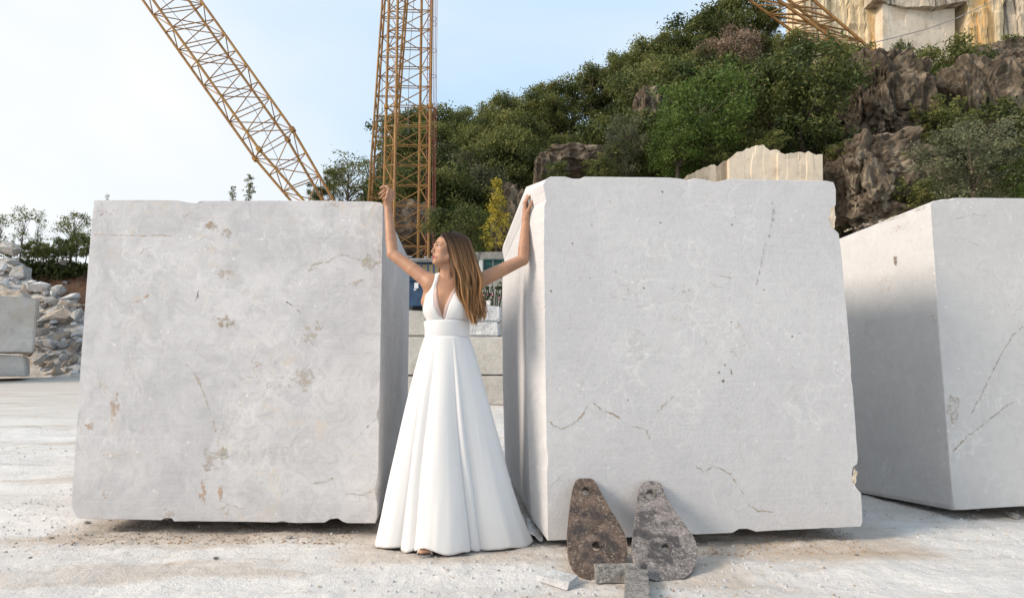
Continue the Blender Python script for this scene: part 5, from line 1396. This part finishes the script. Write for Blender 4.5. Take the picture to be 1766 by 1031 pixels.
hc((0, .084, .016), (0, .096, -.008), .0075, .0066, .010)                            # nose bridge
hc((0, .096, -.008), (0, .1090, -.0315), .0066, .0082, .008)
hc((0, .1015, -.039), (0, .094, -.046), .005, .0045, .006)
he((0, .080, -.066), (.030, .016, .024), .014)                                      # muzzle
hc((-.021, .0850, -.0655), (0, .0930, -.0605), .003, .0056, .004); hc((.021, .0850, -.0655), (0, .0930, -.0605), .003, .0056, .004)
hc((-.018, .0850, -.0745), (0, .0912, -.0765), .0034, .0066, .004); hc((.018, .0850, -.0745), (0, .0912, -.0765), .0034, .0066, .004)
hc((-.020, .0920, -.0690), (.020, .0920, -.0690), .0022, .0022, .003, True); hc((-.006, .0965, -.0690), (.006, .0965, -.0690), .0018, .0022, .003, True)
he((0, .076, -.101), (.021, .0195, .0165), .012)                                    # chin
hc((0, .045, -.088), (0, .0, -.070), .024, .03, .02)
for s in (-1, 1): he((s * .071, -.010, -.004), (.010, .020, .032), .008)             # ears
pos, quads = fd.mesh()
# lower body, coarser, hidden in the skirt down to the feet
xs2 = axis([(cx - .26, cx + .26, .006)]); ys2 = axis([(3.36, 3.88, .006)]); zs2 = axis([(0.0, .12, .004), (.12, .95, .008)])
f2 = Field(xs2, ys2, zs2)
f2.ell((cx, BY + .02, 1.0), (.125, .085, .15), .03)
ftL = P(735, 955, 3.49); ftL = Vector((ftL.x, 3.49, .05))
for hip, knee, ank, ball, toe in (((cx - .06, BY + .03, .95), (cx - .08, 3.60, .53), (ftL.x + .005, 3.62, .135), (ftL.x, 3.475, .042), (ftL.x, 3.425, .030)), ((cx + .06, BY + .03, .95), (cx + .075, 3.66, .53), (cx + .08, 3.68, .14), (cx + .085, 3.545, .042), (cx + .085, 3.49, .03))):
    f2.cap(hip, knee, .068, .046, .03); f2.cap(knee, ank, .046, .032, .03); f2.cap(ank, ball, .034, .026, .02)
    f2.cap((ank[0], ank[1] + .02, ank[2] - .02), (ank[0], ank[1] + .03, ank[2] - .05), .03, .027, .02)
    for t in range(5):
        f2.cap((ball[0] + (t - 2) * .013, ball[1], .036), (toe[0] + (t - 2) * .0145, toe[1] - (.004 if t == 1 else 0) + abs(t - 1.5) * .006, .030), .013, .0095, .006)
pos2, quads2 = f2.mesh()
nv = len(pos); allp = np.concatenate([pos, pos2]); allq = np.concatenate([quads, quads2 + nv])
off = np.array(woman.location)
body_me = mesh_data('body', allp - off, allq, [M['skin'], M['lips'], M['blush']], True)
# lips are coloured by where they are on the face
loc_ = (allp - np.array(HC)) @ HR / HS
fc = loc_[allq].mean(1)
ax_ = np.abs(fc[:, 0])
lipm = (ax_ < .0235) & (fc[:, 1] > .083) & (fc[:, 2] < -.0545 - ax_ * .22) & (fc[:, 2] > -.0845 + ax_ * .5)
mi = np.zeros(len(allq), dtype=np.int32); mi[lipm] = 1
bl = ((ax_ - .048) / .017) ** 2 + ((fc[:, 2] + .03) / .018) ** 2 < 1; mi[bl & (fc[:, 1] > .02) & ~lipm] = 2
body_me.polygons.foreach_set('material_index', mi)
body = link('body', body_me, woman)
def hpart(nm, verts, faces, mat, par=None, smooth=True): return wobj(nm, verts, faces, mat, par or woman, smooth)
def sphere(c, r, seg=20, rings=12):
    bm = bmesh.new(); bmesh.ops.create_uvsphere(bm, u_segments=seg, v_segments=rings, radius=r)
    V = [v.co + Vector(c) for v in bm.verts]; bm.verts.index_update(); Fq = [tuple(v.index for v in f.verts) for f in bm.faces]; bm.free(); return V, Fq
for s in (-1, 1):
    ec = (s * .034, .0685, .004)
    ey = hpart('eye', *sphere(H(*ec), .0132 * HS), M['eye_white'])
    g_ = Vector((s * .0 + .0, .0118, .0010))
    hpart('iris', *sphere(H(ec[0] + g_.x, ec[1] + .0084, ec[2] + .0012), .0072 * HS, 14, 8), M['iris'], ey)
    V, Fq = tube([H(s * .017, .0815, .006), H(s * .026, .0845, .0120), H(s * .036, .0840, .0122), H(s * .047, .0755, .0080), H(s * .054, .0700, .0075)], [.0008, .0018, .0022, .0019, .0006], 6); hpart('eyelashes', V, Fq, M['brow'])
    V, Fq = tube([H(s * .013, .0960, .0225), H(s * .026, .0945, .0290), H(s * .040, .0850, .0315), H(s * .053, .0715, .0245)], [.0009, .0019, .0017, .0005], 6); hpart('eyebrow', V, Fq, M['brow'])

# ---- gown
fb = Field(axis([(cx - .20, cx + .20, .004)]), axis([(3.42, 3.74, .004)]), axis([(1.17, 1.65, .004)]))
torso(fb, .007)
fb.cap(LS + Vector((.03, 0, 0)), RS + Vector((-.03, 0, 0)), .052, .052, .045)
fb.cap(NB + Vector((-.02, .012, .02)), LS + Vector((.01, .01, .005)), .040, .042, .03); fb.cap(NB + Vector((.02, .012, .02)), RS + Vector((-.01, .01, .005)), .040, .042, .03)
Xg, Yg, Zg = fb.xyz((slice(None),) * 3)
def px_x(px, py): return P(px, py, BY - .05).x
zt_ = np.array([P(770, q, BY - .05).z for q in (552, 545, 530, 508, 492, 478, 466)])[::1]
vl = np.array([px_x(q, r) for q, r in ((768, 552), (758, 545), (751.5, 530), (748, 508), (751, 492), (756, 478), (759, 466))])
vr = np.array([px_x(q, r) for q, r in ((768, 552), (770.5, 545), (775, 530), (784, 508), (793, 492), (800, 478), (804, 466))])
al = np.array([px_x(q, r) for q, r in ((716, 552), (716, 545), (718, 530), (728, 508), (737, 492), (746, 478), (750, 466))])
ar_ = np.array([px_x(q, r) for q, r in ((830, 552), (830, 545), (829, 530), (822, 508), (816, 492), (811, 478), (808, 466))])
iz = lambda arr: np.interp(Zg[0, 0], zt_, arr)[None, None, :]
front = Yg < BY + .01
vmask = np.minimum(Xg - iz(vl), iz(vr) - Xg)          # >0 inside the V
arm_d = np.maximum(iz(al) - Xg, Xg - iz(ar_))         # >0 outside the armholes
base_v = fb.v.copy()
reg = np.maximum(arm_d, np.where(front, vmask, np.where(Zg > 1.42, vmask, -1.0)))
fb.v = np.maximum(base_v, np.maximum(reg, 1.19 - Zg)).astype(np.float32)
p_, q_ = fb.mesh()
bod = link('bodice', mesh_data('bodice', p_ - off, q_, M['satin'], True), woman)
sm_ = bod.modifiers.new('smooth', 'SMOOTH'); sm_.factor = .5; sm_.iterations = 4
# sheer inset of the neckline
il = np.array([px_x(q, r) for q, r in ((767, 552), (763.5, 545), (759, 530), (754.5, 508), (754, 492), (757.5, 478), (759.5, 466))])
ir = np.array([px_x(q, r) for q, r in ((767.2, 552), (765.5, 545), (769, 530), (778, 508), (787, 492), (796, 478), (802, 466))])
inner = np.minimum(Xg - iz(il), iz(ir) - Xg)
shell = np.maximum(base_v + .0008, -(base_v + .03))
fb.v = np.maximum(shell, np.maximum(np.maximum(-(vmask + .002), inner), np.where(front & (Zg < zt_[-2]), -1, 1))).astype(np.float32)
p_, q_ = fb.mesh()
nm_ = link('neckline_mesh', mesh_data('neckline_mesh', p_ - off, q_, M['tulle'], True), woman); sm_ = nm_.modifiers.new('smooth', 'SMOOTH'); sm_.factor = .5; sm_.iterations = 3
# waistband
def ring_loft(rings, closed=True):
    V, Fq = [], []; n = len(rings[0])
    for r in rings: V += r
    for j in range(len(rings) - 1):
        for i in range(n): Fq.append((j * n + i, j * n + (i + 1) % n, (j + 1) * n + (i + 1) % n, (j + 1) * n + i))
    return V, Fq
zb0, zb1 = P(771, 580, BY - .09).z, P(771, 552.5, BY - .09).z
rings = []
for z, e in ((zb0 - .004, .0), (zb0, .004), (zb0 + .006, .0055), ((zb0 + zb1) / 2, .004), (zb1 - .006, .0075), (zb1, .006), (zb1 + .003, .001)):
    t = (z - zb0) / (zb1 - zb0)
    rings.append([Vector((cx + math.sin(a) * (.1265 + .004 * t + e), BY - math.cos(a) * (.094 + .012 * t * max(0, math.cos(a)) + e), z)) for a in [2 * math.pi * i / 120 for i in range(120)]])
wobj('waistband', *ring_loft(rings), M['satin'], woman, True)
# skirt: panels falling as wide flares between creases
cre = [-180, -138, -100, -45, -24, 19.3, 30, 100, 140, 180]
over = {-25.6: .055}
def flare(th):
    for i in range(len(cre) - 1):
        if cre[i] <= th <= cre[i + 1]:
            w_ = cre[i + 1] - cre[i]; s = (th - cre[i]) / w_
            return (s ** .7 * (1 - s) ** .45 / .545 if cre[i] < -30 or cre[i] > 25 else s ** .42 * (1 - s) ** .5 / .55) * min(1, w_ / 34), s, i
    return 0, 0, 0
NT_, NZ = 480, 90
rings = []
hemc = Vector((P(777, 940, 3.68).x, 3.69, 0))
for j in range(NZ + 1):
    t = j / NZ; z = zb0 + .002 + (.012 - zb0) * t
    ring_ = []
    for i in range(NT_):
        th = -180 + 360 * i / NT_; a = math.radians(th)
        thw = th + 5.5 * math.sin(t * 2.4 + th * .035) * (1 - t * .6) * max(0, 1 - abs(th) / 150) + 2.2 * fbm(math.sin(a), math.cos(a), t * 1.4, 2)
        fl, s, pi_ = flare(max(-179.9, min(179.9, thw)))
        prof_ = t ** .86
        rxx = .128 + (.425 - .128) * prof_; ryf = .097 + (.245 - .097) * prof_; ryb = .097 + (.50 - .097) * prof_
        ry = ryf if abs(th) < 90 else ryb
        amp = .012 * t ** .5 + .080 * t ** 1.2
        fl = fl * (.35 + .65 * t) + (.5 - .5 * math.cos(2 * math.pi * s)) * .95 * (.65 - .65 * t)
        soft = (4 * s * (1 - s))
        k_ = 1 + (fl - .72) * amp / max(.2, (rxx + ry) / 2) * .9
        # the broad front panel stands proud and laps its left neighbour
        if pi_ == 4: k_ += .05 * t * (1 - s) ** 1.5 + .03 * t
        if pi_ == 5: k_ -= .02 * t
        k_ += .030 * t ** .8 * fbm(math.sin(a) * 2.6, math.cos(a) * 2.6, t * 1.1, 3) + .010 * t * fbm(math.sin(a) * 8, math.cos(a) * 8, t * 1.6 + 4, 2)
        if t > .93: k_ += (t - .93) * .10 * (.6 + fbm(math.sin(a) * 5, math.cos(a) * 5, 2, 2))
        cxx = cx + (hemc.x - cx) * t; cyy = BY + (hemc.y - BY) * t
        x = cxx + math.sin(a) * rxx * k_ + (.05 * t ** 5 * max(0, math.sin(math.radians((th - 40) * 1.8))) if 40 < th < 140 else 0); y = cyy - math.cos(a) * ry * k_
        zz = z
        if t > .8:
            zz += (t - .8) / .2 * (.010 * (1 - soft) + .010 * fbm(math.sin(a) * 3, math.cos(a) * 3, 5, 3))
            # lifted over the stepping foot
            zz += (t - .8) / .2 * .032 * math.exp(-((x - ftL.x - .01) / .07) ** 2) * (1 if abs(th) < 60 else 0)
        ring_.append(Vector((x, y, max(zz, .006))))
    rings.append(ring_)
sk = wobj('skirt', *ring_loft(rings), M['satin'], woman, True)
so_ = sk.modifiers.new('thick', 'SOLIDIFY'); so_.thickness = .003; so_.offset = -1
# train lying crumpled on the dust to the right
tv = []
na, nb_ = 40, 26
for j in range(nb_ + 1):
    for i in range(na + 1):
        u = i / na; v = j / nb_
        x = -.08 + .26 * u + .03 * v; y = 3.645 + .36 * v + .05 * u
        fold = .5 + .5 * math.sin(u * 7.5 + v * 2.0 + .6 * fbm(u * 3, v * 3, 1, 2))
        z = .012 + (1 - u) ** 1.1 * (.26 - .10 * abs(v - .4)) * (1 - .25 * v) + .055 * fold * (1 - u * .55) * math.sin(min(1, v * 1.4 + .15) * 2.6) + .02 * fbm(u * 5, v * 5, 3, 3)
        if x > .085: z = min(z, .060 + .03 * fold)
        tv.append(Vector((x, y, max(.008, z))))
tf = [(j * (na + 1) + i, j * (na + 1) + i + 1, (j + 1) * (na + 1) + i + 1, (j + 1) * (na + 1) + i) for j in range(nb_) for i in range(na)]
tr_ = wobj('train', tv, tf, M['satin'], woman, True); so_ = tr_.modifiers.new('thick', 'SOLIDIFY'); so_.thickness = .004
# sandals
for (fx, fy) in ((ftL.x, 3.425), (cx + .085, 3.49)):
    V, Fq = [], []
    pr = [(.0, -.028, .030), (-.02, -.045, .040), (-.04, .0, .0)]
    outl_ = [(-.03, .16), (-.037, .06), (-.038, .02), (-.028, -.012), (-.005, -.022), (.018, -.018), (.034, .0), (.038, .03), (.034, .07), (.028, .16)]
    n0 = len(outl_)
    for zz in (.002, .018):
        for (a_, b_) in outl_: V.append((fx + a_, fy + b_, zz + max(0, b_ - .05) * .55))
    Fq = [tuple(range(n0)), tuple(range(2 * n0 - 1, n0 - 1, -1))] + [(i, n0 + i, n0 + (i + 1) % n0, (i + 1) % n0) for i in range(n0)]
    sh_ = wobj('sandal', V, Fq, M['shoe'], woman); recalc(sh_)
    for yb_, w_ in ((.008, .0095), (.045, .008)):
        pts = [Vector((fx + math.cos(a) * .040, fy + yb_ + .006 * math.sin(a), .014 + .036 * math.sin(a) + yb_ * .12)) for a in np.linspace(math.pi, 0, 13)]
        wobj('strap', *tube(pts, w_ * .55, 8), M['shoe'], sh_, True)

# ---- hair
inn = [(763, 401.5), (769, 418), (774.5, 438), (780, 460), (787, 486), (797, 515), (805, 540), (812, 566)]
out_ = [(783, 399.0), (804, 409), (814, 430), (821, 458), (827, 488), (832, 515), (834, 538), (826, 562)]
def cat(pts, t):
    n = len(pts) - 1; f_ = t * n; i = min(n - 1, int(f_)); s = f_ - i
    p0, p1, p2, p3 = [np.array(pts[max(0, min(n, q))], float) for q in (i - 1, i, i + 1, i + 2)]
    return .5 * ((2 * p1) + (p2 - p0) * s + (2 * p0 - 5 * p1 + 4 * p2 - p3) * s * s + (3 * p1 - p0 - 3 * p2 + p3) * s ** 3)
rh = random.Random(4)
HV, HF, HA = [], [], []
def depth_front(u, t):
    # over the skull, then over shoulder and breast
    head = BY - .02 - .088 * math.sqrt(max(0, 1 - (1.5 * u - .62) ** 2)) + .012
    chest = BY - .115 + .045 * u
    k = sstep(.28, .55, t); return head * (1 - k) + chest * k
def strand(fnp, r, n=26, tmax=1.0):
    pts = [fnp(tmax * i / n) for i in range(n + 1)]
    V, Fq = tube(pts, [r * (.6 + .6 * math.sin(min(1, i / n * 1.15) * 2.6)) if i < n else r * .15 for i in range(n + 1)], 4, False)
    b = len(HV); HV.extend(V); HF.extend(tuple(q + b for q in f_) for f_ in Fq)
    for i in range(n + 1): HA.extend([tmax * i / n] * 4)
HT = []
locks = []
for q in range(13): locks.append((q / 12, rh.uniform(0, 6.28), rh.uniform(3.5, 7.0), rh.uniform(13, 18), rh.uniform(.84, 1.0), rh.random(), rh.uniform(-.008, .014)))
for c_ in range(1800):
    L_ = rh.choice(locks); spread = rh.gauss(0, 1); tone = min(1, max(0, L_[5] + rh.gauss(0, .14)))
    u0 = L_[0]; ph = L_[1] + spread * .35; lay = L_[6] - .012 * abs(spread) + rh.gauss(.006, .004); fly = rh.random() < .10
    def fnp(t, u0=u0, spread=spread, ph=ph, lay=lay, L_=L_, fly=fly, e=rh.uniform(-1, 1)):
        pinch = 1 - .45 * sstep(.45, .95, t) * (.5 + .5 * math.sin(t * 9 + L_[1]))
        u = min(1.06, max(-.06, u0 + spread * .055 * pinch))
        a = cat(inn, t); b = cat(out_, t); q = a + (b - a) * u
        wv = sstep(.30, .68, t)
        q = q + np.array([math.sin(t * L_[3] + ph) * L_[2] * wv + (e * 9 * t * t if fly else 0), math.cos(t * L_[3] + ph) * L_[2] * .3 * wv])
        Y = depth_front(u, t) - lay * (.3 + t) + .010 * wv * math.cos(t * L_[3] + ph) - .004 * spread * wv
        return P(q[0], q[1], Y)
    n_h = len(HA); strand(fnp, rh.uniform(.0006, .0014), 34, L_[4] * rh.uniform(.88, 1.0)); HT.extend([tone] * (len(HA) - n_h))
# hair falling behind the neck on the far side
for s_ in range(220):
    a0 = rh.random(); dl = rh.uniform(0, .05); ph = rh.uniform(0, 6)
    def fnp(t, a0=a0, dl=dl, ph=ph):
        q = np.array([764 + 34 * a0, 412]) * (1 - t) + np.array([751 + 40 * a0, 500]) * t + np.array([math.sin(t * 11 + ph) * 1.3, 0])
        return P(q[0], q[1], BY + .062 + dl + .02 * math.sin(t * 3))
    n_h = len(HA); strand(fnp, .0016, 16); HT.extend([rh.random() * .4] * (len(HA) - n_h))
hme = mesh_data('hair', np.array([tuple(v) for v in HV]) - off, HF, M['hair'], True)
at_ = hme.attributes.new('along', 'FLOAT', 'POINT'); at_.data.foreach_set('value', np.array(HA, dtype=np.float32))
at_ = hme.attributes.new('tone', 'FLOAT', 'POINT'); at_.data.foreach_set('value', np.array(HT, dtype=np.float32))
hair = link('hair', hme, woman)
# scalp cap under the strands
fh = Field(axis([(HC.x - .16, HC.x + .20, .004)]), axis([(3.42, 3.80, .004)]), axis([(1.36, 1.88, .004)]))
def hh(c, r, k): fh.ell(H(*c), [q * HS for q in r], k, HR)
hh((0, -.022, .044), (.082, .100, .090), .02); hh((.0, -.055, .0), (.078, .070, .09), .02)
Xh, Yh, Zh = fh.xyz((slice(None),) * 3)
lx = [(Xh - HC.x) * HR[0][i] + (Yh - HC.y) * HR[1][i] + (Zh - HC.z) * HR[2][i] for i in range(3)]
lx = [q / HS for q in lx]
# hairline: leave the face free
face_d = np.sqrt((lx[0] / .060) ** 2 + ((lx[2] + .012) / .083) ** 2) - 1
free = np.where(lx[1] > .012, -face_d * .05, np.where(lx[2] < -.045, .0, -1))
fh.v = np.maximum(fh.v, free).astype(np.float32)
fh.cap(H(.0, -.09, -.02), P(772, 478, BY + .085), .05, .045, .03); fh.cap(P(772, 478, BY + .085), P(778, 520, BY + .115), .045, .03, .03)
p_, q_ = fh.mesh()
cap_ = link('scalp_hair', mesh_data('scalp_hair', p_ - off, q_, M['hair_under'], True), woman)
